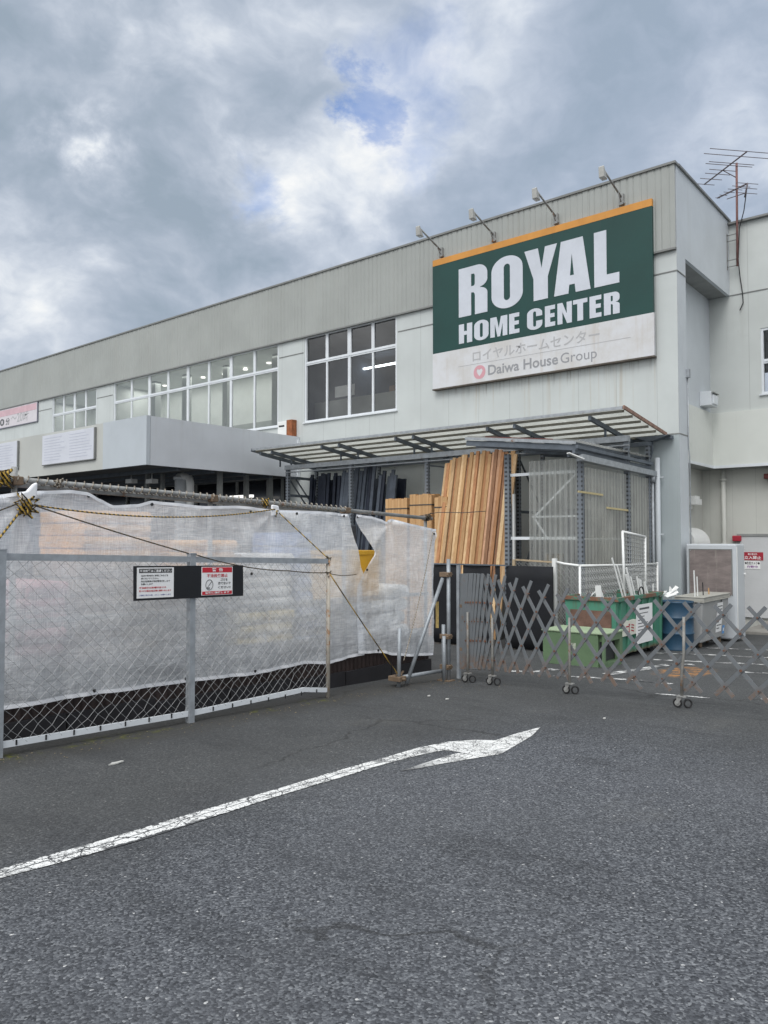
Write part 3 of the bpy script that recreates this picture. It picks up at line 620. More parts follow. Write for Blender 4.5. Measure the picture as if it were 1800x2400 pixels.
# ================================================================== STORE SIGN
SG = thing('store_sign', 'big green and white store name sign with an orange top stripe on the upper wall', 'sign', (-3.35, -.1, 5.32))
YS = -.15
sx0, sx1 = -6.24, -.455
M_green = surf('sign_green', (.007, .049, .043), .42, .10, 1.2, 0, 0, 60, .35, (.02, .05, .045))
q = MB(); q.box(sx0, sx1, YS, -.075, 6.255, 8.56); part('green_panel', q, M_green, SG)
q = MB(); q.box(sx0, sx1, YS-.004, -.075, 8.56, 8.72); part('orange_stripe', q, surf('sign_orange', (.60, .27, .055), .5, .08, 3., 0, 0, 60, .35, (.35, .12, .02)), SG)
def dirty_white():
    m, n, p, pos, out = base('weathered_white')
    c = n.mix(n.ramp(n.noise(pos, 1.6, 6, .65), .35, .7), (.60, .61, .635), (.53, .52, .51))
    run = n.ramp(n.noise(n.mapv(pos, (6, 6, .35)), 1., 6, .68), .52, .74)
    c = n.mix(n.math('MULTIPLY', run, .55), c, (.46, .41, .36))
    c = n.mix(n.ramp(n.noise(pos, 5., 7, .7), .60, .74, 0., .35), c, (.72, .74, .78))
    n.put(p.inputs['Base Color'], c); p.inputs['Roughness'].default_value = .6; return m
q = MB(); q.box(sx0-.01, sx1+.01, YS, -.075, 5.335, 6.255); part('white_panel', q, dirty_white(), SG)
q = MB(); q.box(sx0-.015, sx1+.015, YS-.012, -.02, 5.30, 5.333); part('bottom_edge', q, surf('rusty_edge', (.10, .085, .07), .8, .3, 9.), SG)
q = MB()
for i in (1, 2, 3, 4): q.box(sx0+(sx1-sx0)*i/5-.004, sx0+(sx1-sx0)*i/5+.004, YS-.003, YS-.0005, 6.255, 8.555)
part('panel_seam', q, plain('seam', (.02, .05, .045), .6), SG)
q = MB(); q.box(-5.45, -.95, YS-.0025, YS-.0005, 5.80, 5.812); part('rule', q, M_lgrey, SG)
def arc(cx, cy, rx, ry, a0, a1, n=9): return [(cx+rx*math.cos(R(a0+(a1-a0)*i/n)), cy+ry*math.sin(R(a0+(a1-a0)*i/n))) for i in range(n+1)]
def rr(x0, y0, x1, y1, rx, ry): return arc(x1-rx, y1-ry, rx, ry, 0, 90)+arc(x0+rx, y1-ry, rx, ry, 90, 180)+arc(x0+rx, y0+ry, rx, ry, 180, 270)+arc(x1-rx, y0+ry, rx, ry, 270, 360)
GL = {
 'R': [[(0, 0), (0, 1)]+arc(.66, .80, .34, .20, 90, 0)+arc(.70, .68, .30, .14, 0, -80)+arc(.70, .40, .30, .13, 80, 0)+[(1, 0), (.57, 0), (.57, .38)]+arc(.50, .39, .07, .07, 0, 90, 4)+[(.44, .46), (.44, 0)], [(.44, .59), (.44, .84), (.52, .84)]+arc(.52, .79, .05, .05, 90, 0, 3)+arc(.52, .64, .05, .05, 0, -90, 3)],
 'O': [rr(0, -.015, 1, 1.015, .5, .27), rr(.40, .14, .60, .86, .10, .07)],
 'Y': [[(0, 1), (.42, 1), (.53, .60), (.64, 1), (1, 1), (.72, .42), (.72, 0), (.28, 0), (.28, .42)]],
 'A': [[(0, 0), (.20, 1), (.80, 1), (1, 0), (.60, 0), (.575, .16), (.425, .16), (.40, 0)], [(.445, .33), (.555, .33), (.50, .74)]],
 'L': [[(0, 0), (0, 1), (.50, 1), (.50, .19), (1, .19), (1, 0)]],
 'H': [[(0, 0), (0, 1), (.39, 1), (.39, .62), (.61, .62), (.61, 1), (1, 1), (1, 0), (.61, 0), (.61, .42), (.39, .42), (.39, 0)]],
 'M': [[(0, 0), (0, 1), (.37, 1), (.50, .42), (.63, 1), (1, 1), (1, 0), (.73, 0), (.73, .66), (.58, 0), (.42, 0), (.27, .66), (.27, 0)]],
 'E': [[(0, 0), (0, 1), (1, 1), (1, .80), (.52, .80), (.52, .61), (.95, .61), (.95, .42), (.52, .42), (.52, .20), (1, .20), (1, 0)]],
 'C': [[(1, .62), (1, .76)]+arc(.5, .76, .5, .255, 0, 180, 14)+arc(.5, .24, .5, .255, 180, 360, 14)+[(1, .40), (.60, .40), (.60, .20)]+arc(.5, .20, .10, .07, 0, -180, 6)+arc(.5, .80, .10, .07, 180, 0, 6)+[(.60, .62)]],
 'N': [[(0, 0), (0, 1), (.35, 1), (.65, .45), (.65, 1), (1, 1), (1, 0), (.67, 0), (.35, .56), (.35, 0)]],
 'T': [[(0, .80), (0, 1), (1, 1), (1, .80), (.70, .80), (.70, 0), (.30, 0), (.30, .80)]]}
def row(word, z0, z1, name):
    loops = []
    for ch, x0, x1 in word:
        for lp in GL[ch]: loops.append([(x0+(x1-x0)*a, z0+(z1-z0)*b) for a, b in lp])
    shape2d(loops, (0, YS-.0005, 0), (1, 0, 0), (0, 0, 1), 1., 1., .006, M_let, name, SG)
M_let = surf('letter_white', (.56, .59, .65), .5, .06, 2., 0, 0, 60, .2, (.45, .47, .5))
row([('R', -5.42, -4.57), ('O', -4.45, -3.58), ('Y', -3.53, -2.68), ('A', -2.76, -1.86), ('L', -1.77, -1.19)], 7.06, 8.30, 'large_lettering')
row([('H', -5.42, -5.02), ('O', -4.96, -4.54), ('M', -4.49, -4.01), ('E', -3.96, -3.68), ('C', -3.47, -3.07), ('E', -3.0, -2.74), ('N', -2.68, -2.32), ('T', -2.29, -1.94), ('E', -1.89, -1.61), ('R', -1.55, -1.19)], 6.385, 6.875, 'small_lettering')
a = wall_pt(1108, 853, YS); b = wall_pt(1405, 783, YS)
text_mesh('ロイヤルホームセンター', (a.x, YS-.001, 5.87), (1, 0, 0), (0, 0, 1), .27, b.x-a.x, M_lgrey, 'faded_lettering', SG, .012)
a = wall_pt(1144, 880, YS); b = wall_pt(1308, 850, YS)
text_mesh('Daiwa House', (a.x, YS-.001, 5.47), (1, 0, 0), (0, 0, 1), .25, b.x-a.x, plain('letter_grey', (.27, .275, .29), .6), 'group_lettering', SG, .018)
c_ = wall_pt(1314, 850, YS); d_ = wall_pt(1399, 836, YS)
text_mesh('Group', (c_.x, YS-.001, 5.40), (1, 0, 0), (0, 0, 1), .31, d_.x-c_.x, MATS['letter_grey'], 'group_lettering', SG, .0)
e_ = wall_pt(1124, 880, YS)
ring = rr(-.17, -.17, .17, .17, .16, .16); inn = [(-.09, .03), (-.06, .09), (0, .06), (.06, .09), (.09, .03), (.05, -.05), (0, -.10), (-.05, -.05)]
shape2d([ring, inn], (e_.x, YS-.0005, 5.585), (1, 0, 0), (0, 0, 1), 1, 1, .003, plain('faded_red', (.58, .30, .34), .6), 'emblem', SG)

# four arm lamps over the sign
def arm_lamp(x, lab):
    t = thing('sign_lamp', lab, 'lamp', (x, -.1, 8.92), 'arm lamps over the store sign')
    q = MB(); q.box(x-.05, x+.05, -.14, -.07, 8.78, 9.02); q.tube((x, -.1, 8.95), (x+.07, -.12, 8.78), .02, 6); part('bracket', q, M_galvd, t)
    q = MB(); q.path([(x, -.12, 8.95), (x-.04, -1.0, 9.28)], .022, 8); q.path([(x, -.12, 8.83), (x, -.3, 9.0)], .012, 6); part('arm', q, M_galvd, t)
    q = MB(); q.prism([(x-.11, -1.03, 9.32), (x-.11, -1.07, 9.30), (x-.11, -1.05, 9.07), (x-.11, -.86, 9.07)], (.12, 0, 0)); h = part('lamp_head', q, surf('lamp_grey', (.42, .42, .40), .5, .1) if 'lamp_grey' not in MATS else MATS['lamp_grey'], t, .015)
    q = MB(); q.face([(x-.10, -1.04, 9.067), (x-.10, -.88, 9.067), (x, -.88, 9.067), (x, -1.04, 9.067)]); part('lens', q, M_alu, h)
    return t
arm_lamp(-6.0, 'arm lamp over the left end of the store sign, furthest from the roof corner')
arm_lamp(-4.41, 'arm lamp over the store sign, second from the left end')
arm_lamp(-2.72, 'arm lamp over the store sign, third from the left end')
arm_lamp(-1.14, 'arm lamp over the right end of the store sign, nearest the roof corner')

# television aerial
AT = thing('tv_antenna', 'rusty roof aerial with two stacked ladders of thin rods behind the roof corner', 'antenna', (.24, 3.72, 8.1))
M_rod = surf('aerial_rod', (.13, .11, .12), .6, .2, 8.); M_mast = surf('aerial_mast', (.20, .10, .09), .7, .25, 9.)
q = MB(); q.path([(.26, 3.66, 10.72), (.24, 3.66, 8.15)], .028, 8); part('mast', q, M_mast, AT)
q = MB()
for zz in (8.95, 8.80, 8.32, 8.16): q.box(.0, .27, 3.65, 3.67, zz, zz+.02)
q.box(.0, .02, 3.65, 3.67, 8.1, 9.0); part('bracket', q, M_trim, AT)
q = MB(); p0 = Vector((-.39, 3.5, 10.18)); p1 = Vector((.54, 3.55, 10.98)); 
a1, b1 = wall_pt(1651, 432, 4.2), wall_pt(1751, 355, 3.0); q.tube(a1, b1, .018, 6)
for t, hl in ((0.0, .28), (.17, .30), (.33, .34), (.45, .36), (.60, .62), (.66, .60), (.86, .95), (1.0, .95)):
    c = a1.lerp(b1, t); d = Vector((.667, .745, 0)); q.tube(c-d*hl, c+d*hl, .009, 5)
q.tube(a1.lerp(b1, .45), (.255, 3.66, 10.35), .012, 5); part('upper_array', q, M_rod, AT)
q = MB(); a2, b2 = wall_pt(1682, 464, 4.1), wall_pt(1752, 430, 3.3); q.tube(a2, b2, .02, 6); c = b2; q.tube(c, c+Vector((-.08, .05, -.30)), .02, 6)
q.tube(a2+Vector((.2, .1, -.05)), b2+Vector((-.06, 0, -.22)), .012, 5)
for t in (0, .2, .4, .6, .8, 1.): c = a2.lerp(b2, t); d = Vector((.667, .745, 0)); hl = .06+.22*t; q.tube(c-d*hl, c+d*hl, .008, 5)
for s in (-.12, -.24): c = b2+Vector((0, 0, s)); d = Vector((.667, .745, 0)); q.tube(c-d*.25, c+d*.25, .008, 5)
part('lower_array', q, M_rod, AT)
q = MB(); q.path([b2, (.40, 3.7, 9.5), (.29, 3.7, 9.1), (.25, 3.7, 8.3), (.26, 3.80, 7.9), (.31, 3.80, 7.5), (.32, 3.80, 7.25), (.24, 3.80, 7.08)], .012, 6); part('cable', q, M_ink, AT)

# ================================================================== ENTRANCE CANOPY
CX = -11.34; CY = -5.31
CP = thing('entrance_canopy', 'deep flat pale canopy box projecting over the store entrance', 'canopy', (-18, -3, 3.3))
q = MB(); q.box(-46, CX-2.04, CY, CY+.1, 3.3, 4.54); part('front_panel', q, M_canb, CP)
q = MB(); q.box(CX-2.03, CX, CY-.006, CY+.1, 3.3, 4.545); part('corner_panel', q, M_canw, CP)
q = MB(); q.box(CX-.1, CX-.002, CY+.11, -.01, 3.3, 4.54); part('side_panel', q, M_cang, CP)
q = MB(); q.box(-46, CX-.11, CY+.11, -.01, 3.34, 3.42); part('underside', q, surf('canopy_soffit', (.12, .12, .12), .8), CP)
q = MB(); q.box(-46, CX-.11, CY+.11, -.01, 4.40, 4.46); part('roof', q, M_soffit, CP)
q = MB()
for yy in (-4.2, -3.1, -2.0, -1.0): q.box(-46, CX-.2, yy-.05, yy+.05, 3.24, 3.34)
part('beam', q, M_rackst, CP)
q = MB(); q.box(-11.4, -11.30, -.12, -.01, 3.32, 4.44); part('end_trim', q, M_alu, CP)
for i, (u, yy, rr_) in enumerate(((345, -3.4, .05), (381, -3.2, .05), (515, -2.6, .06), (577, -1.4, .06), (632, -.6, .07))):
    a = wall_pt(u, 1150, yy); q = MB(); q.box(a.x-rr_, a.x+rr_, yy-rr_, yy+rr_, gz(a.x, yy), 3.34); part('post', q, M_soffit, CP)
for lab, u0, u1 in (('white list board on the canopy front, right one of the two', 103, 225), ('white list board on the canopy front, cut by the left edge of the photo', -70, 45)):
    a = wall_pt(u0, 1050, CY); b = wall_pt(u1, 1050, CY); n_ = thing('list_board', lab, 'notice board', ((a.x+b.x)/2, CY-.01, 3.6))
    q = MB(); q.box(a.x, b.x, CY-.05, CY-.002, 3.61, 4.46); part('board', q, surf('board_white', (.60, .62, .68), .55, .05), n_)
    q = MB(); q.box(b.x-.02, b.x+.03, CY-.06, CY-.001, 3.60, 4.46); q.box(a.x, b.x-.02, CY-.06, CY-.001, 3.585, 3.61); part('frame', q, M_trim, n_)
    q = MB()
    for r_ in range(9):
        for c_ in range(2):
            x0 = a.x+.12+c_*(b.x-a.x)*.5; x1 = x0+(b.x-a.x)*(.30+.12*random.random()); z = 4.36-r_*.08; q.box(x0, x1, CY-.053, CY-.05, z, z+.018)
    part('print', q, plain('pale_print', (.50, .52, .60), .6) if u0 > 0 else MATS['pale_print'], n_)
DT = thing('exhaust_duct', 'thick grey pipe with a bent side pipe hanging under the entrance canopy', 'duct', (-12.9, -3, 2.2))
q = MB(); q.tube((-13.02, -3, 3.2), (-13.02, -3, .8), .24, 18); q.tube((-13.02, -3, 3.22), (-13.02, -3, 3.14), .28, 18); part('main_pipe', q, M_alu, DT)
q = MB(); q.path([(-13.1, -3.1, 3.22), (-12.85, -3.1, 3.24), (-12.62, -3.1, 3.18), (-12.55, -3.1, 3.02), (-12.55, -3.1, .8)], .11, 12); part('side_pipe', q, M_white, DT)
fl = thing('flood_light', 'pair of white flood lights under the entrance canopy', 'lamp', (-15.4, -3.6, 2.9))
for du in (-22, 26):
    a = wall_pt(330+du, 1128, -3.6); q = MB(); q.box(a.x-.16, a.x+.16, -3.7, -3.5, a.z-.06, a.z+.06); q.tube(a, (a.x, -3.6, 3.34), .02, 6); part('lamp_head', q, M_white, fl)
# dark shop front below the canopy
SF = thing('shop_front', 'dark glazed shop front in the shade under the entrance canopy', 'shop front', (-20, -.05, -1.2))
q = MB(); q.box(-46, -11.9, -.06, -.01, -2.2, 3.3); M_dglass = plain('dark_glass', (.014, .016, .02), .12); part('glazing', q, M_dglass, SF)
q = MB()
for i in range(14): q.box(-40+i*2.15, -40+i*2.15+.09, -.12, -.062, -2.2, 3.3)
q.box(-46, -11.9, -.12, -.062, 1.9, 2.0); part('frame', q, M_soffit, SF)
a = wall_pt(541, 1166, -.6); b = wall_pt(592, 1163, -.6)
q = MB(); q.box(a.x, b.x, -.65, -.55, a.z-.03, a.z+.05)
solo('strip_light', 'long white lit strip light hanging in the shade at the right end of the entrance', 'ceiling light', q, plain('dim_tube', (1, 1, .97), .5, 0, 1.3), a)
ORD = ['first', 'second', 'third', 'fourth', 'fifth', 'sixth', 'seventh', 'eighth', 'ninth', 'tenth', 'eleventh', 'twelfth', 'thirteenth', 'fourteenth', 'fifteenth', 'sixteenth', 'seventeenth', 'eighteenth', 'nineteenth']
for a_, b_ in (('twenty', 'twentieth'), ('thirty', 'thirtieth'), ('forty', 'fortieth'), ('fifty', 'fiftieth'), ('sixty', 'sixtieth')): ORD += [b_]+[a_+' '+x_ for x_ in ORD[:9]]
# ================================================================== TIMBER SHED against the wall
SH = thing('timber_shed', 'open steel timber shed with a tilted translucent corrugated roof along the store wall', 'shed', (-5.4, -1.2, -.7))
PX = [-10.25, -7.88, -5.43, -2.97, -.52]
def slotted():      # perforated angle posts
    m, n, p, pos, out = base('slotted_steel'); x, y, z = n.xyz(pos)[:3]
    q = n.math('FRACT', n.math('MULTIPLY', z, 12.)); h = n.math('MULTIPLY', n.ramp(n.math('ABSOLUTE', n.math('SUBTRACT', q, .5)), .26, .18), 1.)
    xx = n.math('FRACT', n.math('MULTIPLY', n.math('ADD', x, y), 9.)); h = n.math('MULTIPLY', h, n.ramp(n.math('ABSOLUTE', n.math('SUBTRACT', xx, .5)), .3, .2))
    c = n.mix(h, n.mix(n.noise(pos, 8., 4), (.13, .15, .175), (.19, .21, .235)), (.03, .033, .038))
    n.put(p.inputs['Base Color'], c); p.inputs['Roughness'].default_value = .55; return m
M_slot = slotted()
for x in PX:
    q = MB(); q.box(x-.05, x+.05, -1.55, -1.46, gz(x, -1.5), 3.36); part('post', q, M_slot, SH)
    q = MB(); q.box(x-.04, x+.04, -.42, -.34, gz(x, -.4), 3.38); part('post', q, M_slot, SH)
q = MB(); q.box(-10.3, -.46, -1.60, -1.47, 3.362, 3.48); q.box(-10.3, -.46, -1.58, -1.49, 3.28, 3.30); part('front_beam', q, M_galv, SH)
q = MB(); q.box(-10.3, -.46, -.43, -.33, 3.385, 3.47); part('rear_beam', q, M_rackst, SH)
for zz in (3.12, 2.62, 1.6): q = MB(); q.box(-10.28, -10.22, -1.46, -.42, zz, zz+.07); part('cross_rail', q, M_rackst, SH)
q = MB(); q.box(-2.995, -2.945, -1.46, -.42, 2.0, 2.06); part('cross_rail', q, M_rackst, SH)
for a, b in (((-10.25, -1.45, 3.1), (-10.25, -.43, 2.0)), ((-10.25, -.43, 2.6), (-10.25, -1.45, 1.5)), ((-10.25, -1.2, 3.12), (-10.25, -.43, 2.3)), ((-5.43, -1.46, 3.2), (-4.4, -.4, 3.05)), ((-2.97, -1.45, 3.2), (-2.97, -.43, 2.1)), ((-2.97, -.43, 1.95), (-2.97, -1.45, .5))):
    q = MB(); q.bar(a, b, .03, .03); part('brace', q, M_rackst, SH)

def roof_z(y): return 3.89+(y+2.3)*(3.62-3.89)/2.15
for xs_ in ((-10.55, -10.1), (-8.22, -7.62), (-5.80, -5.28), (-3.28, -2.62), (-.95,)):
    for x in xs_:
        q = MB(); q.bar((x, -2.27, roof_z(-2.27)-.10), (x, -.12, roof_z(-.12)-.10), .055, .09); q.tube((x, -1.53, 3.47), (x, -1.53, roof_z(-1.53)-.12), .025, 6); part('rafter', q, M_rackst, SH)
M_purlin = surf('purlin_wood', (.20, .19, .16), .75, .2)
for i in range(6):
    y = -2.24+i*.41; q = MB(); q.box(-10.75, -.27, y-.022, y+.022, roof_z(y)-.052, roof_z(y)-.006); part('purlin', q, M_purlin, SH)
def sheetmat(name, col, tr, dirt=.35, rib=0.):
    m = bpy.data.materials.new(name); m.use_nodes = True; m.node_tree.nodes.clear(); n = NT(m.node_tree)
    out = n.new('ShaderNodeOutputMaterial'); pos = n.new('ShaderNodeNewGeometry').outputs['Position']
    x, y, z = n.xyz(pos)[:3]
    c = n.mix(n.math('MULTIPLY', n.ramp(n.noise(pos, 1.7, 6, .65), .4, .7), dirt), col, tuple(v*.45 for v in col))
    d = n.new('ShaderNodeBsdfDiffuse'); t = n.new('ShaderNodeBsdfTranslucent'); tr_ = n.new('ShaderNodeBsdfTransparent'); gl = n.new('ShaderNodeBsdfGlossy')
    n.put(d.inputs[0], c); n.put(t.inputs[0], c); tr_.inputs[0].default_value = (.95, .95, .93, 1); gl.inputs['Roughness'].default_value = .25
    a = n.new('ShaderNodeMixShader'); a.inputs[0].default_value = .55; n.l.new(d.outputs[0], a.inputs[1]); n.l.new(t.outputs[0], a.inputs[2])
    b = n.new('ShaderNodeMixShader'); n.l.new(a.outputs[0], b.inputs[1]); n.l.new(tr_.outputs[0], b.inputs[2])
    if rib:
        q = n.math('FRACT', n.math('MULTIPLY', n.math('ADD', x, y), rib)); f = n.ramp(n.math('ABSOLUTE', n.math('SUBTRACT', q, .5)), .1, .45, tr*.55, min(1, tr*1.25)); n.put(b.inputs[0], f)
    else: b.inputs[0].default_value = tr
    e = n.new('ShaderNodeMixShader'); e.inputs[0].default_value = .06; n.l.new(b.outputs[0], e.inputs[1]); n.l.new(gl.outputs[0], e.inputs[2]); n.l.new(e.outputs[0], out.inputs[0])
    return m
M_poly = sheetmat('roof_plastic', (.70, .71, .66), .20, .4)
q = MB()
def rfn(a, b): x = -10.79+a*10.55; y = -2.32+b*2.2; return (x, y, roof_z(y)+.012+.010*math.sin(x*2*math.pi/.16))
q.grid(rfn, 400, 2); part('roof_sheet', q, M_poly, SH, normals=False)
q = MB(); q.box(-10.8, -.25, -2.36, -2.335, roof_z(-2.33)-.02, roof_z(-2.33)+.035); part('roof_edge', q, M_galv, SH)
q = MB(); q.bar((-10.82, -2.36, roof_z(-2.3)+.0), (-10.82, -.12, roof_z(-.12)+.0), .03, .08); part('roof_edge', q, M_rackst, SH)
q = MB(); q.bar((-.225, -2.36, roof_z(-2.3)+.02), (-.225, -.1, roof_z(-.1)+.02), .03, .07); part('rusty_edge', q, surf('rust_edge', (.27, .17, .13), .8, .3, 8.), SH)
q = MB(); q.box(-10.8, -.1, -.16, -.04, 3.53, 3.60); part('gutter', q, M_rackst, SH)

# dark steel poles leaning in the shed
M_navy = surf('navy_pole', (.022, .028, .045), .40, .3, 5., .1); M_navy2 = surf('slate_pole', (.075, .09, .115), .45, .25, 5., .1)
xs_ = []
for i in range(17): xs_.append((-10.1+i*.082+random.uniform(-.03, .03), random.uniform(-.09, .09), random.uniform(3.1, 3.30), M_navy, random.uniform(-.85, -.65)))
for i in range(21): xs_.append((-8.72+i*.092+random.uniform(-.015, .015), .23+random.uniform(-.04, .05), random.uniform(3.20, 3.36) if i < 14 else random.uniform(3.02, 3.2), M_navy2 if random.random() < .7 else M_navy, random.uniform(-1.25, -1.12)))
for i in range(14): xs_.append((-9.75+i*.19+random.uniform(-.04, .04), random.uniform(-.05, .12), random.uniform(2.9, 3.2), M_navy if i < 6 else M_navy2, -.62))
for i in range(4): xs_.append((-6.95+i*.06, .06, 2.98+random.uniform(-.04, .05), M_navy, -.75))
xs_.sort(key=lambda t: t[0])
for i, (x, ln, zt, mt, yt) in enumerate(xs_):
    q = MB(); yb = yt-.28; q.bar((x-.02, yb, gz(x, yb)+.02), (x+ln, yt, zt), .095, .06, (0, 1, 0))
    solo('steel_pole', 'dark blue grey steel pole leaning in the timber shed, %s from the left' % ORD[i], 'pole', q, mt, (x, yb, gz(x, yb)), 'dark poles leaning in the timber shed', .006)
# upright bundles of stakes
M_stake = wood('stake_wood', (.66, .42, .21), (.50, .28, .12)); M_tie = surf('strap', (.06, .06, .06), .6)
for k, (x0, x1, zt, lab) in enumerate(((-6.36, -5.70, 2.40, 'left and lowest of the three strapped bundles of pale wooden stakes'), (-5.62, -4.98, 2.47, 'middle and tallest of the three strapped bundles of pale wooden stakes'), (-4.90, -4.55, 2.40, 'narrow right hand bundle of pale wooden stakes beside the leaning planks'))):
    t = thing('stake_bundle', lab, 'timber', ((x0+x1)/2, -1.85, gz(x0, -1.85)), 'strapped bundles of wooden stakes')
    n_ = int((x1-x0)/.09)
    for r_ in range(3):
        q = MB()
        for i in range(n_):
            xx = x0+i*(x1-x0)/n_; dz_ = random.uniform(-.02, .02); q.box(xx+.003, xx+(x1-x0)/n_-.003, -1.95+r_*.12, -1.95+r_*.12+.112, gz(x0, -1.85), zt+dz_)
        part('stake_row', q, M_stake, t)
    q = MB(); q.box(x0-.008, x1+.008, -1.958, -1.60, zt-.25, zt-.225); part('strap', q, M_tie, t)
# planks leaning in the shed
WOODS = [wood('plank_honey', (.64, .41, .20), (.47, .27, .12)), wood('plank_pale', (.76, .55, .32), (.60, .40, .21)), wood('plank_red', (.50, .25, .115), (.34, .15, .065)), wood('plank_pink', (.64, .39, .25), (.50, .28, .17)), wood('plank_brown', (.28, .145, .075), (.20, .095, .05))]
WN = ['honey coloured', 'pale yellow', 'reddish brown', 'pinkish', 'dark brown']
x = -4.86; i = 0; seq = [1, 2, 0, 1, 2, 0, 1, 0, 2, 0, 1, 2, 1, 0, 2, 0, 3, 4, 3, 2, 4, 1, 0, 1]
bx = -4.80; PL = []
while i < len(seq):
    wd = (.070, .085, .098, .078)[i % 4]; f = i/(len(seq)-1)
    xt = -4.74+f*1.84; zt = 3.30+random.uniform(-.05, .05)-(.10 if i < 2 else 0)+(.06 if .35 < f < .8 else 0); yt = -1.68-.03*(i % 2)
    xb = -4.64+f*1.80+random.uniform(-.02, .02); yb = -2.60-.03*(i % 2)
    q = MB(); q.bar((xb, yb, gz(xb, yb)), (xt, yt, zt), wd, .045, (0, 1, 0))
    solo('wooden_plank', '%s plank leaning upright in the timber shed, %s from the left' % (WN[seq[i]], ORD[i]), 'plank', q, WOODS[seq[i]], (xb, yb, gz(xb, yb)), 'planks leaning in the timber shed', .004); i += 1
q = MB(); q.path([(-5.05, -2.40, 1.95), (-4.4, -2.52, 2.02), (-3.7, -2.50, 2.0), (-3.2, -2.46, 2.02)], .008, 5)
solo('tie_string', 'thin dark string tied across the leaning planks', 'string', q, M_tie, (-4.2, -2.4, 1.9))
q = MB(); a = wall_pt(1204, 1158, -3.0); q.box(a.x-.022, a.x+.022, -3.02, -2.97, gz(a.x, -3), a.z); solo('white_batten', 'slim white batten standing at the right end of the plank row', 'batten', q, M_white, (a.x, -3, gz(a.x, -3)))

# ================================================================== PLASTIC WALLED LEAN-TO
LE = thing('storage_lean_to', 'lean-to with clouded ribbed plastic walls and a low dark roof beside the timber shed', 'shed', (-1.2, -2, -.6))
LX0, LX1, LY = -2.05, -.56, -3.5
M_pw = sheetmat('wall_plastic', (.62, .64, .62), .54, .4, 9.5); M_pw2 = sheetmat('wall_plastic_old', (.66, .66, .61), .40, .45, 7.)
q = MB(); q.box(LX1-.05, LX1+.04, LY-.05, LY+.05, gz(LX1, LY), 2.85); part('corner_post', q, M_slot, LE)
q = MB(); q.box(LX0-.05, LX0+.05, LY-.05, LY+.05, gz(LX0, LY), 3.05); part('post', q, M_slot, LE)
q = MB(); q.box(LX1-.04, LX1+.03, -.28, -.2, gz(LX1, -.2), 2.8); part('post', q, M_rackst, LE)
q = MB(); 
for zz in (2.62, 1.42): q.box(LX0+.05, LX1-.05, LY+.012, LY+.045, zz, zz+.055)
q.bar((LX0+.55, LY+.03, 1.85), (LX1-.08, LY+.03, 2.62), .035, .02, (0, 1, 0)); q.box(LX0+.5, LX1-.05, LY+.012, LY+.045, 1.83, 1.86); q.bar((LX0+.55, LY+.03, 1.82), (LX0+.8, LY+.03, 1.46), .03, .02, (0, 1, 0))
for zz in (2.55, 1.42): q.box(LX1-.03, LX1-.012, LY+.05, -.3, zz, zz+.03)
part('frame', q, M_alu, LE)
q = MB(); q.grid(lambda a, b: (LX0+.47+a*(LX1-LX0-.52), LY-.03+.012*math.sin(a*2*math.pi*14), .0+b*2.88), 140, 1); part('front_wall', q, M_pw, LE, normals=False)
q = MB(); q.grid(lambda a, b: (LX1+.05+.012*math.sin(a*2*math.pi*30), LY+.05+a*3.2, -.2+b*(2.92-.02*a)), 260, 1); part('side_wall', q, M_pw2, LE, normals=False)
M_yel = surf('yellow_strip', (.55, .46, .25), .6, .1)
q = MB()
for (u0, v0, u1, v1) in ((1355, 1152, 1413, 1160), (1422, 1190, 1478, 1197)):
    a = side_pt(u0, v0, LX1+.07); b = side_pt(u1, v1, LX1+.07); q.bar(a, b, .015, .035)
part('wall_batten', q, M_yel, LE)
def lz(x): return 3.30-(x+2.6)*.115
q = MB()
def lroof(a, b): x = -2.75+a*2.3; y = -3.85+b*3.45; return (x, y, lz(x)+.10+.012*math.sin(y*2*math.pi/.15))
q.grid(lroof, 2, 160); part('roof_sheet', q, sheetmat('low_roof_plastic', (.40, .41, .40), .12, .5), LE, normals=False)
q = MB(); q.bar((-2.75, -3.84, lz(-2.75)-.03), (-.45, -3.84, lz(-.45)-.03), .05, .10); q.bar((-2.75, -3.5, lz(-2.75)-.04), (-.5, -3.5, lz(-.5)-.04), .06, .10)
for y in (-2.6, -1.7, -.8): q.bar((-2.7, y, lz(-2.7)), (-.5, y, lz(-.5)), .05, .07)
part('rafter', q, M_rackst, LE)
q = MB()
for x in (-2.3, -1.7, -1.1, -.56): q.box(x-.02, x+.02, -3.8, -.4, lz(x)+.03, lz(x)+.075)
part('purlin', q, M_rackst, LE)
for xx, zz in ((-.44, 3.035), (-.50, 2.955), (-.60, 2.90)): q = MB(); q.bar((xx, -3.9, zz), (xx, -.35, zz-.03), .05, .06); part('edge_bar', q, M_rackst, LE)
q = MB(); q.bar((-2.76, -3.89, lz(-2.75)+.055), (-.46, -3.89, lz(-.46)+.055), .015, .05); part('fascia_strip', q, M_galv, LE)
q = MB(); q.bar((-2.3, -3.892, lz(-2.3)+.10), (-.9, -3.892, lz(-.9)+.10), .012, .016); part('rusty_edge', q, surf('lip_rust', (.16, .055, .05), .8, .4, 30.), LE)
q = MB(); q.prism([(LX1+.04, -3.75, 2.80), (LX1+.05, -3.75, 2.90), (LX1+.16, -3.75, 2.92), (LX1+.16, -3.75, 2.81)], (0, 3.55, -.06)); q.tube((LX1+.10, -.3, 2.76), (LX1+.10, -.3, gz(-.5, -.3)), .03, 8); q.tube((LX1+.10, -.3, 2.78), (LX1+.10, -.3, 2.62), .06, 8)
part('gutter', q, M_galv, LE)
q = MB(); q.bar((LX1-.02, -3.95, 2.93), (LX1+.15, -3.72, 2.83), .10, .02); part('roof_flap', q, M_white, LE)
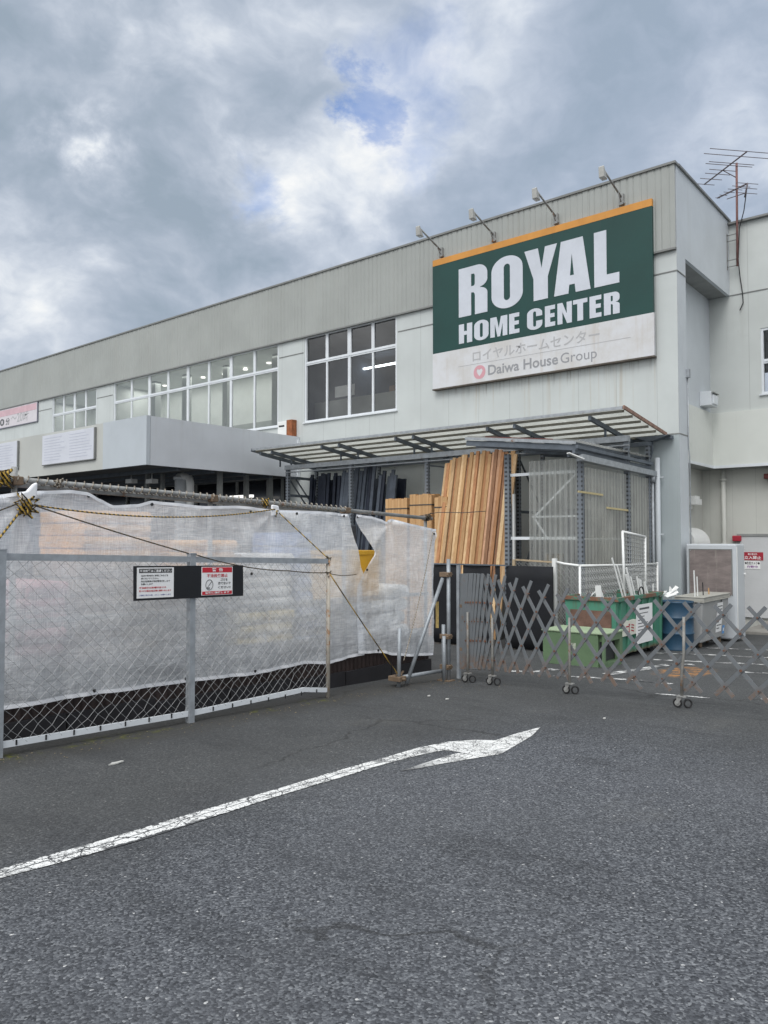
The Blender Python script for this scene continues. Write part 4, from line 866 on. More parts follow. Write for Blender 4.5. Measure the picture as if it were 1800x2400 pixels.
# stock inside the lean-to
M_st = [surf('stock_grey', (.12, .125, .14), .7, .2), surf('stock_blue', (.10, .13, .20), .7, .2), surf('stock_tan', (.30, .26, .20), .7, .2), surf('stock_pale', (.45, .45, .43), .7, .15)]
for k, (x0, x1, y0, y1, h, m_, lab) in enumerate(((-1.05, -.72, -3.2, -2.7, 2.0, 0, 'tall dark grey stock panel just inside the lean-to corner'), (-1.5, -1.15, -3.1, -2.6, 1.2, 2, 'tan stack inside the front of the lean-to'), (-.95, -.68, -2.35, -1.9, 2.1, 3, 'pale upright bundle behind the lean-to side wall'), (-.95, -.7, -1.6, -1.1, 2.0, 0, 'dark upright bundle behind the lean-to side wall nearest the store'))):
    q = MB(); nn = 5
    for i in range(nn): q.box(x0+(x1-x0)*i/nn+.004, x0+(x1-x0)*(i+1)/nn-.004, y0, y1, gz(x0, y0), h-random.random()*.15)
    solo('stock_stack', lab, 'stock', q, M_st[m_], ((x0+x1)/2, y0, gz(x0, y0)), 'stock kept in the plastic walled lean-to')

# ================================================================== CHAIN LINK
M_wire = plain('wire', (.27, .275, .28), .5, .2); M_wire2 = plain('wire_dark', (.40, .41, .41), .5, .3)
def chain(mb, P, du, dv, nu, nv, r, wob=0.):
    """diamond mesh on a panel: P corner, du/dv edge vectors, nu x nv diamonds"""
    P, du, dv = Vector(P), Vector(du), Vector(dv); nrm = du.cross(dv).normalized()
    def pt(a, b, s): 
        w_ = Vector((0, 0, 0))
        if wob: w_ = du*(wob*math.sin(b*3.1+a*.9)/nu)+dv*(wob*math.sin(a*2.3+b*1.7)/nv)
        return P+du*(a/nu)+dv*(b/nv)+nrm*(r*.8*s)+w_
    for k in range(-nv, nu):       # up-right wires
        a0, b0 = (k, 0) if k >= 0 else (0, -k); pts = []
        a, b = a0, b0
        while a <= nu and b <= nv: pts.append(pt(a, b, 1 if (b % 2) else -1)); a += 1; b += 1
        if len(pts) > 1: mb.path(pts, r, 3, False)
    for k in range(1, nu+nv):
        a0, b0 = (k, 0) if k <= nu else (nu, k-nu); pts = []
        a, b = a0, b0
        while a >= 0 and b <= nv: pts.append(pt(a, b, -1 if (b % 2) else 1)); a -= 1; b += 1
        if len(pts) > 1: mb.path(pts, r, 3, False)
    return mb
FX = -.57
FE = thing('chain_link_fence', 'low grey chain link fence with three posts standing in front of the white mesh sheet', 'fence', (FX, -11.8, gz(FX, -11.8)))
FH = 1.555
posts = [(-13.60, .036, M_galv), (-11.83, .030, M_galv)]
def fz(y): return gz(FX, y)
for y, r_, m_ in posts:
    q = MB(); q.box(FX-r_, FX+r_, y-r_, y+r_, fz(y)-.05, fz(y)+FH+.02); q.box(FX-r_-.004, FX+r_+.004, y-r_-.004, y+r_+.004, fz(y)+FH+.02, fz(y)+FH+.03); part('post', q, m_, FE)
q = MB(); q.tube((FX, -9.97, fz(-9.97)-.05), (FX, -9.97, fz(-9.97)+FH), .024, 10); part('rusty_post', q, surf('rusty_post', (.46, .42, .36), .7, .2, 8., .1, 0, 60, 0, (0, 0, 0), .45, (.22, .11, .05), 9.), FE)
q = MB()
for a, b in ((-15.3, -13.64), (-13.56, -11.862), (-11.798, -9.995)): q.bar((FX, a, fz(a)+FH-.03), (FX, b, fz(b)+FH-.03), .045, .055)
part('top_rail', q, M_galv, FE)
q = MB(); q.bar((FX, -15.3, fz(-15.3)+.10), (FX, -13.64, fz(-13.64)+.09), .028, .048); q.bar((FX, -13.56, fz(-13.56)+.09), (FX, -11.862, fz(-11.862)+.085), .028, .048)
q.bar((FX, -11.798, fz(-11.798)+.085), (FX, -10.35, fz(-10.35)+.13), .028, .048); q.bar((FX, -10.35, fz(-10.35)+.13), (FX, -9.995, fz(-9.995)+.085), .028, .048)
part('bottom_rail', q, M_alu, FE)
q = MB()
for i in range(22):
    y = -15.1+i*.235
    if -13.68 < y < -13.52 or -11.9 < y < -11.75: continue
    q.box(FX+.0142, FX+.020, y-.006, y+.006, fz(y)+.075, fz(y)+.115)
part('rail_clip', q, M_ink, FE)
q = MB()
for a, b in ((-15.3, -13.61), (-13.59, -11.83), (-11.82, -9.98)):
    nu = round((b-a)/.104); q2 = (0, b-a, fz(b)-fz(a)); chain(q, (FX+.012, a, fz(a)+.10), q2, (0, 0, FH-.15), nu, 14, .0018, .14)
part('mesh', q, M_wire, FE, normals=False)

# fence behind the gate, black netting hung on part of it
F2 = thing('chain_link_fence', 'white railed chain link fence behind the green bin in front of the lean-to', 'fence', (-.9, -3.9, gz(-.9, -3.9)))
q = MB(); a = wall_pt(1300, 1312, -3.9); q.box(a.x-.035, a.x+.035, -3.935, -3.865, gz(a.x, -3.9), 1.09); part('post', q, M_white, F2)
q = MB(); a2 = wall_pt(1205, 1310, -3.9); q.box(a2.x-.025, a2.x+.025, -3.925, -3.875, gz(a2.x, -3.9), 1.06); q.bar((a2.x+.03, -3.9, 1.055), (a.x-.04, -3.9, 1.025), .03, .03); part('tan_rail', q, surf('tan_rail', (.38, .30, .20), .7, .2), F2)
q = MB(); q.path([(a.x+.036, -3.9, 1.03), (-.7, -3.9, 1.0), (-.45, -3.9, .975), (-.42, -3.87, .97)], .022, 8); q.path([(-.42, -3.87, .97), (-.36, -2.2, .94), (-.27, -.62, .93)], .022, 8); q.tube((-.27, -.62, .96), (-.27, -.62, gz(-.27, -.62)), .025, 8); q.tube((-.42, -3.87, .97), (-.42, -3.87, gz(-.42, -3.87)), .022, 8)
part('rail', q, M_white, F2)
q = MB(); chain(q, (a.x+.03, -3.89, -.45), (-.44-a.x-.03, 0, 0), (0, 0, 1.44), 8, 24, .0055); chain(q, (-.41, -3.85, -.45), (.13, 3.2, 0), (0, 0, 1.38), 46, 22, .0055); chain(q, (a2.x, -3.89, .80), (a.x-a2.x, 0, -.02), (0, 0, .24), 12, 4, .0045)
part('mesh', q, M_wire2, F2, normals=False)
# black netting panels in front of the plank store
M_net = surf('black_net', (.007, .008, .011), .8, .3)
for k, (u0, u1, lab) in enumerate(((1012, 1078, 'black netting panel at the left below the leaning planks'), (1086, 1150, 'black netting panel in the middle below the leaning planks'), (1160, 1172, 'narrow black netting strip below the leaning planks'), (1186, 1296, 'black netting panel beside the white fence post'))):
    p0, p1 = wall_pt(u0, 1333, -4.05), wall_pt(u1, 1333, -4.05); q = MB(); ph = random.random()*6
    q.grid(lambda a_, b_: (p0.x+a_*(p1.x-p0.x), -4.05+.02*math.sin(a_*(p1.x-p0.x)*11+ph)*(1-.4*b_), gz(p0.x, -4.05)+.03+b_*((.95)-gz(p0.x, -4.05)-.03)), 24, 6)
    o = solo('black_net', lab, 'netting', q, M_net, ((p0.x+p1.x)/2, -4.05, gz(p0.x, -4.05)), 'black netting hung below the planks'); s_ = o.modifiers.new('thick', 'SOLIDIFY'); s_.thickness = .006
q = MB(); q.box(wall_pt(1012, 1333, -4.07).x, a2.x-.03, -4.085, -4.06, .94, .965); solo('net_rail', 'thin dark rail along the top of the black netting', 'rail', q, M_rackst, (-2.5, -4.07, .94))

# ================================================================== SCAFFOLD FENCE WITH WHITE MESH SHEETS
XS = -1.06
def pz(y): return 1.925+(y+13.4)*-.0315
SC = thing('scaffold_fence', 'scaffold pipe rail on upright pipes carrying the white mesh sheets', 'scaffold', (XS, -11, gz(XS, -11)))
q = MB(); q.path([(XS, -15.6, pz(-15.6)), (XS, -11.6, pz(-11.6)+.012), (XS, -7.32, pz(-7.32)-.01)], .0245, 12); q.path([(XS-.06, -15.6, pz(-15.6)-.03), (XS-.06, -9.3, pz(-9.3)-.03)], .0245, 12); part('top_pipe', q, M_galvd, SC)
q = MB(); q.path([(XS-.05, -15.6, .75), (XS-.05, -7.35, .65)], .0245, 10); part('middle_pipe', q, M_galvd, SC)
for y in (-14.6, -13.25, -11.2, -9.12, -7.40):
    q = MB(); q.tube((XS-.052, y, gz(XS, y)), (XS-.052, y, pz(y)+(.12 if y == -13.25 else .04)), .0245, 12); part('upright_pipe', q, M_galvd, SC)
    q = MB(); q.box(XS-.085, XS+.03, y-.045, y+.045, pz(y)-.04, pz(y)+.035); part('clamp', q, surf('clamp_rust', (.17, .12, .08), .8, .3, 9.) if 'clamp_rust' not in MATS else MATS['clamp_rust'], SC, .01)

def interp(tab, y):
    for (a, za), (b, zb) in zip(tab, tab[1:]):
        if a <= y <= b: t = (y-a)/(b-a); t = t*t*(3-2*t)*.5+t*.5; return za+(zb-za)*t
    return tab[0][1] if y < tab[0][0] else tab[-1][1]
TOP1 = [(-15.4, 1.86), (-13.95, 1.80), (-13.62, 1.76), (-13.43, 1.79), (-13.27, 1.82), (-13.07, 1.84), (-12.8, 1.86), (-12.64, 1.85), (-12.49, 1.79), (-12.36, 1.74), (-12.11, 1.76), (-11.95, 1.80), (-11.78, 1.79), (-11.37, 1.765), (-10.92, 1.785), (-10.44, 1.76), (-9.69, 1.76), (-9.04, 1.74)]
BOT1 = [(-15.4, -.02), (-13.39, .02), (-13.02, .03), (-12.59, .03), (-12.14, .01), (-11.64, -.01), (-11.19, -.02), (-10.72, -.04), (-10.29, -.03), (-9.95, -.02), (-9.53, -.07), (-8.98, -.04), (-8.85, -.04)]
TOP2 = [(-9.06, 1.74), (-8.78, 1.72), (-8.60, 1.69), (-8.48, 1.655), (-8.35, 1.70), (-7.98, 1.63), (-7.40, 1.57)]
BOT2 = [(-8.98, -.01), (-8.78, -.03), (-8.54, -.05), (-8.31, -.11), (-7.89, -.17), (-7.40, -.21)]
def meshcloth():
    m = bpy.data.materials.new('mesh_sheet'); m.use_nodes = True; m.node_tree.nodes.clear(); n = NT(m.node_tree)
    out = n.new('ShaderNodeOutputMaterial'); pos = n.new('ShaderNodeNewGeometry').outputs['Position']; x, y, z = n.xyz(pos)[:3]
    wv = n.noise(n.mapv(pos, (1, 260, 8)), 1., 2, .5); wh = n.noise(n.mapv(pos, (1, 9, 220)), 1., 2, .5)
    wv2 = n.noise(n.mapv(pos, (1, 95, 4)), 1., 3, .6); wh2 = n.noise(n.mapv(pos, (1, 4, 85)), 1., 3, .6)
    th = n.math('ADD', n.math('ADD', wv, wh), n.math('ADD', wv2, wh2))
    big = n.ramp(n.noise(pos, 2.2, 5, .65, .3), .3, .7)
    c = n.mix(n.ramp(th, 1.75, 2.25), (.90, .935, .985), (.955, .975, 1.)); c = n.mix(n.math('MULTIPLY', big, .10), c, (.78, .78, .78))
    d = n.new('ShaderNodeBsdfDiffuse'); t = n.new('ShaderNodeBsdfTranslucent'); tr = n.new('ShaderNodeBsdfTransparent')
    n.put(d.inputs[0], c); n.put(t.inputs[0], c)
    wr = n.math('ADD', n.math('MULTIPLY', n.noise(n.mapv(pos, (1, 3.5, 11)), 1., 5, .6, .6), .6), n.math('MULTIPLY', n.noise(n.mapv(pos, (1, 9, 4)), 1., 4, .6, .4), .5))
    bn = n.bump(wr, .62, .06); n.put(d.inputs['Normal'], bn); n.put(t.inputs['Normal'], bn)
    a = n.new('ShaderNodeMixShader'); a.inputs[0].default_value = .44; n.l.new(d.outputs[0], a.inputs[1]); n.l.new(t.outputs[0], a.inputs[2])
    f = n.ramp(th, 1.75, 2.3, .34, .11)
    # seams where two widths overlap pass less light
    b = n.new('ShaderNodeMixShader'); n.put(b.inputs[0], f); n.l.new(a.outputs[0], b.inputs[1]); n.l.new(tr.outputs[0], b.inputs[2]); n.l.new(b.outputs[0], out.inputs[0]); return m
M_cloth = meshcloth(); M_eye = plain('eyelet', (.02, .02, .02), .5)
def hsh(i, j): 
    v = math.sin(i*12.9898+j*78.233)*43758.5453; return v-math.floor(v)
def vn(a, b):
    i, j = math.floor(a), math.floor(b); fa, fb = a-i, b-j; fa = fa*fa*(3-2*fa); fb = fb*fb*(3-2*fb)
    return (hsh(i, j)*(1-fa)+hsh(i+1, j)*fa)*(1-fb)+(hsh(i, j+1)*(1-fa)+hsh(i+1, j+1)*fa)*fb
def fold(y, z, ties):
    d = .07*(vn(y*2.6+z*.4, z*.7)-.5)+.050*(vn(y*6+z*1.5, z*1.6)-.5)+.017*(vn(y*17+z*3, z*4)-.5)+.020*(vn(y*3.5, z*9+y)-.5)+.012*(vn(y*9+z*4, z*13)-.5)
    for ty, tz, amp, ang in ties:      # creases fanning from where the sheet is tied
        ry, rz = y-ty, z-tz; r_ = math.hypot(ry, rz)+1e-4; th = math.atan2(ry, -rz)
        d += amp*.8*math.exp(-r_*1.5)*math.sin(th*ang)*min(1., r_*3)
        d += amp*.35*math.exp(-(r_*3.2)**2)
    return d
def sheet(name, lab, y0, y1, top, bot, x0, ties, nu, nv, edges=None, eyes=()):
    t = thing(name, lab, 'mesh sheet', (x0, (y0+y1)/2, gz(x0, y0)), 'white mesh sheets on the scaffold fence')
    q = MB()
    def fn(a, b):
        y = y0+a*(y1-y0); zt, zb = interp(top, y), interp(bot, y); z = zb+b*(zt-zb)
        yy = y
        if edges: yy = edges(a, b, y)
        return (x0+fold(y, z, ties), yy, z)
    q.grid(fn, nu, nv); part('cloth', q, M_cloth, t, normals=False)
    h = MB()
    def hem(a, b):
        p = fn(a, 0.); return (p[0]+.005, p[1], p[2]+b*.035)
    h.grid(hem, nu, 1); part('hem', h, M_hem, t, normals=False); h = MB()
    def hem2(a, b):
        p = fn(a, 1.); return (p[0]+.005, p[1], p[2]-b*.03)
    h.grid(hem2, nu, 1); part('hem', h, M_hem, t, normals=False)
    for y, b in eyes:
        e = MB(); a = (y-y0)/(y1-y0); p = Vector(fn(a, b)); e.path([p+Vector((.004, 0, 0)), p+Vector((.012, 0, 0))], .016, 8); part('eyelet', e, M_eye, t)
    return t
M_hem = surf('sheet_hem', (.78, .79, .82), .7, .05)
S1 = sheet('mesh_sheet', 'long white translucent mesh sheet hung on the scaffold, left one with creases', -15.4, -8.88, TOP1, BOT1, -1.0, [(-13.25, 1.72, .08, 7), (-10.44, 1.72, .06, 6), (-9.0, .98, .03, 5)], 260, 64,
      lambda a, b, y: y-(.30*max(0, (b-.58)/.42)*max(0., 1-(1-a)*14) if b > .58 else 0.), [(-13.9, .02), (-12.62, .985), (-12.57, .02), (-11.95, .98), (-11.55, .02), (-10.75, .97), (-10.70, .02), (-10.05, .98), (-9.55, .02), (-9.06, .985), (-10.72, .60)])
S2 = sheet('mesh_sheet', 'short wrinkled white mesh sheet at the gate end of the scaffold', -9.02, -7.40, TOP2, BOT2, -.97, [(-8.4, 1.62, .09, 5), (-7.5, 1.5, .02, 6)], 90, 64,
      lambda a, b, y: y+(.32*max(0, 1-abs(b-.72)/.24)*max(0., 1-a*5)), [(-9.0, .985), (-8.98, .60), (-8.6, .02), (-7.45, .96)])
# brown corrugated skirting under the sheets
M_skirt = surf('brown_skirt', (.034, .022, .020), .5, .35, 5., 0, .2, 30, .3, (.05, .035, .03))
q = MB(); q.grid(lambda a, b: (-1.055+.008*math.sin(a*8.1*2*math.pi/.076), -15.5+a*8.1, gz(-1.05, -15.5+a*8.1)+b*.62), 640, 1)
o = solo('corrugated_skirt', 'dark brown corrugated skirting along the foot of the scaffold fence', 'skirting', q, M_skirt, (-1.05, -11, gz(-1.05, -11)))
q = MB()
for i in range(9): q.box(-1.04, -1.0, -15.5+i*.9, -15.5+i*.9+.885, gz(-1, -15.1+i*.9)-.03, gz(-1, -15.1+i*.9)+.16+.02*(i % 2))
solo('kick_board', 'dark board laid on edge along the foot of the brown skirting', 'board', q, surf('kick', (.018, .017, .02), .7, .3), (-1.02, -11, gz(-1, -11)))

# goods stacked behind the sheet
def bags(x0, x1, y0, y1, z0, z1, mat, lab, rows=6, cols=2):
    x0 -= .32; x1 -= .32; sh = .32*((y0+y1)/2+16.26)/6.8; y0 += sh; y1 += sh; q = MB(); h = (z1-z0)/rows; 
    for r_ in range(rows):
        for c_ in range(cols):
            w_ = (y1-y0)/cols; o = random.uniform(-.02, .02); ya, yb = y0+c_*w_+.008+o, y0+(c_+1)*w_-.008+o; xo = random.uniform(-.03, .03)
            zc, hh = z0+(r_+.5)*h, h*.47
            prof = [(x1+xo+hh*.9*math.cos(t)-hh*.9, zc+hh*math.sin(t)) for t in [R(-90+i*20) for i in range(10)]]
            q.prism([(px, ya, pz_) for px, pz_ in prof]+[(x0, ya, zc+hh), (x0, ya, zc-hh)], (0, yb-ya, 0))
    solo('bag_stack', lab, 'stock', q, mat, ((x0+x1)/2, (y0+y1)/2, z0), 'goods stacked behind the white mesh sheets', .012)
def goods(col, nm): return surf(nm, col, .7, .25, 5., 0, .2, 20)
G_or = goods((.80, .42, .12), 'bag_orange'); G_pk = goods((.58, .34, .36), 'bag_pink'); G_br = goods((.28, .24, .19), 'bag_brown'); G_gr = goods((.34, .34, .34), 'bag_grey'); G_ye = goods((.72, .54, .14), 'bag_yellow'); G_bl = goods((.17, .24, .45), 'bag_blue'); G_wh = goods((.70, .70, .68), 'bag_white')
gp = lambda y: gz(-1.6, y)+.02
bags(-2.3, -1.38, -12.50, -11.72, 1.20, 1.72, G_or, 'peach orange stack high behind the mesh sheet, left of the notice board', 4, 1)
bags(-2.3, -1.30, -12.56, -11.66, gp(-12), 1.20, G_br, 'brown bag stack under the orange stack behind the mesh sheet', 9, 2)
bags(-2.3, -1.34, -13.45, -12.62, .30, 1.02, G_pk, 'pinkish bag stack behind the left part of the mesh sheet', 5, 2)
bags(-2.3, -1.36, -13.45, -12.62, gp(-13), .30, G_gr, 'grey bag stack under the pinkish bags behind the mesh sheet', 4, 2)
bags(-2.3, -1.36, -14.7, -13.55, gp(-14), 1.25, G_gr, 'grey bag stack behind the far left of the mesh sheet', 9, 2)
bags(-2.3, -1.34, -11.58, -10.75, gp(-11), 1.02, G_gr, 'grey bag stack behind the notice board and mesh sheet', 9, 2)
bags(-2.2, -1.36, -11.50, -10.62, 1.04, 1.42, G_or, 'low orange stack behind the mesh sheet above the notice board', 3, 2)
bags(-2.3, -1.34, -10.6, -9.75, gp(-10), .55, G_ye, 'yellowish bag stack low behind the mesh sheet near the rusty post', 6, 2)
bags(-2.3, -1.36, -10.55, -9.75, .57, 1.25, G_wh, 'white bag stack behind the mesh sheet near the rusty post', 5, 2)
bags(-2.3, -1.38, -9.65, -9.15, gp(-9), 1.52, G_bl, 'blue bag stack behind the mesh sheet left of the gap', 10, 1)
q = MB(); q.box(-2.0, -1.12, -9.10, -8.42, .62, 1.27); q.box(-2.0, -1.105, -9.115, -8.405, 1.22, 1.28)
solo('yellow_crate', 'bright yellow crate showing through the gap between the mesh sheets', 'crate', q, surf('crate_yellow', (.66, .36, .02), .5, .1), (-1.5, -8.75, .62), None, .01)
bags(-2.2, -1.32, -9.08, -8.45, gp(-8.7), .60, G_gr, 'grey stack under the yellow crate behind the gap between the sheets', 5, 1)
bags(-2.2, -1.34, -8.35, -7.5, gp(-8), .75, G_wh, 'white bag stack low behind the short mesh sheet', 6, 2)
q = MB(); q.box(-2.2, -1.45, -9.08, -8.5, 1.29, 1.62); solo('dark_crate', 'dark crate above the yellow stack behind the gap between the sheets', 'crate', q, surf('crate_dark', (.03, .033, .042), .6, .3, 20.), (-1.8, -8.8, 1.29), None, .02)

# ropes
def rope_mat(c1, c2, sc, nm):
    m, n, p, pos, out = base(nm); x, y, z = n.xyz(pos)[:3]
    q = n.math('FRACT', n.math('MULTIPLY', n.math('ADD', n.math('ADD', y, n.math('MULTIPLY', z, .8)), n.math('MULTIPLY', x, .8)), sc))
    n.put(p.inputs['Base Color'], n.mix(n.ramp(q, .45, .55), c1, c2)); p.inputs['Roughness'].default_value = .8; MATS[nm] = m; return m
M_rope = rope_mat((.42, .27, .045), (.03, .026, .02), 24., 'tiger_rope'); M_rope2 = rope_mat((.10, .075, .04), (.025, .022, .02), 24., 'dark_rope'); M_rope3 = rope_mat((.36, .33, .28), (.15, .12, .09), 24., 'pale_rope')
def sag(pts, n=14, s=0.):
    out = []
    for a, b in zip(pts, pts[1:]):
        a, b = Vector(a), Vector(b)
        for i in range(n): t = i/n; out.append(a.lerp(b, t)+Vector((0, 0, -s*4*t*(1-t))))
    out.append(Vector(pts[-1])); return out
def rope(lab, pts, r_, mat, s=0.):
    q = MB(); q.path(sag(pts, 14, s), r_, 6); solo('tie_rope', lab, 'rope', q, mat, pts[0], 'ropes tying the scaffold fence')
rope('striped rope sagging along the top of the long mesh sheet from knot to knot', [(-.92, -13.24, 1.72), (-.92, -10.46, 1.76)], .0075, M_rope, .10)
rope('striped rope running down from the left knot to the middle fence post', [(-.92, -13.24, 1.73), (-.57, -11.86, 1.29)], .0065, M_rope2, .01)
rope('dark rope slanting from the middle fence post to the rusty post', [(-.55, -11.8, 1.28), (-.55, -11.2, 1.15), (-.55, -10.6, 1.09), (-.55, -9.97, 1.05)], .006, M_rope2, .01)
rope('rope stretched from the upper sheet tie down to the rusty post top', [(-.92, -10.40, 1.72), (-.55, -9.98, 1.2)], .007, M_rope, .0)
rope('striped rope stretched from the rusty post down to the pipe joint by the ground', [(-.55, -9.96, 1.03), (-.44, -8.86, -.24)], .007, M_rope, .012)
rope('pale rope hanging from the sheet corner at the gate end', [(-.92, -7.48, 1.53), (-.80, -7.9, .78), (-.55, -8.62, -.1)], .007, M_rope3, .03)
rope('striped rope running down left from the big knot', [(-.92, -13.28, 1.66), (-.60, -13.72, 1.26)], .009, M_rope, .0)
rope('thin dark line running down left behind the striped rope', [(-.93, -13.30, 1.72), (-.85, -13.8, 1.52)], .006, M_rope2, .0)
rope('dark line drawn from the rusty post back to the sheet edge', [(-.56, -9.97, 1.04), (-.94, -9.08, .99)], .005, M_rope2, .02)
q = MB(); pts = []
for i in range(2600):
    t = i/2599; y = -15.3+t*6.2; a = t*6.2/.085*2*math.pi; pts.append((XS+.03*math.cos(a)*1.15, y, pz(y)+.012+.03*math.sin(a)*1.15))
q.path(pts, .0052, 5); solo('wound_rope', 'pale rope wound round and round the top scaffold pipe', 'rope', q, M_rope3, (XS, -12, 1.85), 'ropes tying the scaffold fence')
def knot(lab, c, r_, mat, n=16, sp=.05):
    q = MB(); random.seed(hash(lab) % 1000 if False else int(abs(c[1])*100))
    pts = []; 
    for i in range(n): 
        a = i*2.4; pts.append(Vector(c)+Vector((sp*.6*math.cos(a)+.012*random.uniform(-1, 1), sp*math.sin(a)*random.uniform(.5, 1.2), sp*1.1*math.cos(a*.7+1)*random.uniform(.6, 1.2))))
    q.path(pts, r_, 6); solo('rope_knot', lab, 'rope', q, mat, c, 'ropes tying the scaffold fence')
knot('big tangle of striped rope round the gathered sheet at the left', (-.905, -13.24, 1.70), .010, M_rope, 26, .085)
knot('tangle of old rope on the pipe at the far left', (-1.04, -13.36, 1.93), .010, M_rope, 30, .075)
knot('rope knot round the pipe above the middle of the long sheet', (-1.04, -10.5, pz(-10.5)), .009, M_rope, 20, .05)
knot('rope knot where the sheet is tied beside the pipe', (-.94, -10.44, 1.72), .008, M_rope, 16, .04)
knot('rope knot on top of the rusty post', (-.57, -9.97, 1.19), .007, M_rope2, 18, .04)
knot('rope knot a hand below the top of the rusty post', (-.57, -9.97, 1.04), .007, M_rope2, 18, .04)
knot('small rope knot round the pipe left of the sheet dip', (-1.04, -12.9, pz(-12.9)), .008, M_rope3, 16, .04)
knot('old rope knot at the gate end of the pipe', (-1.03, -7.45, pz(-7.45)), .008, M_rope2, 16, .05)
# bunched corner of sheet in the knot
q = MB(); q.prism([(-.93, -13.28, 1.72), (-.93, -13.19, 1.70), (-.93, -13.17, 1.79), (-.93, -13.165, 1.90), (-.93, -13.20, 1.88), (-.93, -13.25, 1.82), (-.93, -13.31, 1.80)], (.04, .015, .01)); solo('sheet_corner', 'bunched white corner of the sheet poking out of the big knot', 'sheet', q, M_hem, (-.93, -13.24, 1.7), None, .015)
q = MB(); q.prism([(-.95, -10.50, 1.68), (-.95, -10.38, 1.70), (-.95, -10.40, 1.80), (-.95, -10.50, 1.81)], (.03, .0, .0)); solo('sheet_tab', 'white folded tab of sheet under the tie in the middle', 'sheet', q, M_hem, (-.93, -10.44, 1.68), None, .012)

# ================================================================== NOTICE BOARD ON THE FENCE
NB = thing('notice_board', 'long black board with two warning notices wired to the low chain link fence', 'notice board', (-.53, -11.86, .87))
XB = -.515
q = MB(); q.hexa([(XB-.012, -12.47, .885), (XB, -12.47, .885), (XB, -11.245, .862), (XB-.012, -11.245, .862)], [(XB-.012, -12.475, 1.19), (XB, -12.475, 1.19), (XB, -11.25, 1.165), (XB-.012, -11.25, 1.165)]); part('board', q, M_black, NB)
UX = Vector((0, 1, -.019)).normalized(); UZ = Vector((0, .0, 1))
def bpanel(y0, y1, z0, z1, mat, name='notice', dx=.003): 
    q = MB(); q.hexa([(XB+.0005, y0, z0), (XB+dx, y0, z0), (XB+dx, y1, z0-.019*(y1-y0)), (XB+.0005, y1, z0-.019*(y1-y0))], [(XB+.0005, y0, z1), (XB+dx, y0, z1), (XB+dx, y1, z1-.019*(y1-y0)), (XB+.0005, y1, z1-.019*(y1-y0))]); return part(name, q, mat, NB)
n1 = bpanel(-12.445, -12.065, .905, 1.175, M_wht); n2 = bpanel(-11.755, -11.385, .893, 1.163, M_wht)
M_redb = plain('red_print_bright', (.52, .02, .035), .5); M_blue = plain('blue_print', (.12, .13, .35), .5)
def bt(body, y, z, h, wd, mat, par, bold=.0, al='LEFT', dx=.0042): text_mesh(body, (XB+dx, y, z), UX, UZ, h, wd, mat, 'lettering', par, bold, .0005, al)
def bbar(par, y0, y1, z0, z1, mat):
    q = MB(); dx0, dx1 = .0032, .0042; q.hexa([(XB+dx0, y0, z0), (XB+dx1, y0, z0), (XB+dx1, y1, z0-.019*(y1-y0)), (XB+dx0, y1, z0-.019*(y1-y0))], [(XB+dx0, y0, z1), (XB+dx1, y0, z1), (XB+dx1, y1, z1-.019*(y1-y0)), (XB+dx0, y1, z1-.019*(y1-y0))]); part('header', q, mat, par)
bbar(n1, -12.425, -12.085, 1.127, 1.165, M_ink)
bt('不法投棄はご遠慮ください', -12.42, 1.133, .025, .33, M_wht, n1, .02, 'LEFT', .005)
for k, (s, wd, mt) in enumerate((('当店の敷地内に家庭ごみなどを', .28, M_ink), ('捨てないでください。', .18, M_ink), ('当社従業員が巡回警備 致します', .30, M_ink), ('お願いします', .12, M_ink), ('不法投棄は犯罪行為です', .28, M_redb), ('見つけた場合は警察署に通報いたします', .33, M_redb), ('ご理解ご協力の程、よろしくお願いします', .33, M_blue))):
    bt(s, -12.42+(.015 if k < 4 else -.005), (1.095, 1.070, 1.045, 1.020, .988, .960, .925)[k], .016 if k != 6 else .012, wd, mt, n1, .025 if k in (4, 5) else .01)
bbar(n2, -11.748, -11.392, 1.108, 1.158, M_redb); bt('警  告', -11.57, 1.114, .034, .13, M_wht, n2, .02, 'CENTER', .005)
bt('不法投棄禁止', -11.57, 1.058, .034, .25, M_redb, n2, .02, 'CENTER')
bt('ゴミを', -11.49, 1.022, .026, .085, M_ink, n2, .02, 'CENTER'); bt('捨てないで', -11.485, .985, .028, .15, M_ink, n2, .02, 'CENTER'); bt('ください!!', -11.485, .948, .024, .15, M_ink, n2, .02, 'CENTER')
bbar(n2, -11.748, -11.392, .897, .930, M_redb); bt('警察に通報します', -11.57, .902, .02, .29, M_wht, n2, .02, 'CENTER', .005)
q = MB(); cy, cz = -11.665, .99; q.path([(XB+.0045, cy+.042*math.cos(R(i*15)), cz+.048*math.sin(R(i*15))) for i in range(25)], .0028, 4, False); q.tube((XB+.0045, cy-.03, cz-.034), (XB+.0045, cy+.03, cz+.034), .0028, 4); q.tube((XB+.0045, cy-.02, cz-.03), (XB+.0045, cy+.005, cz-.03), .004, 4); part('ban_symbol', q, M_ink, n2)
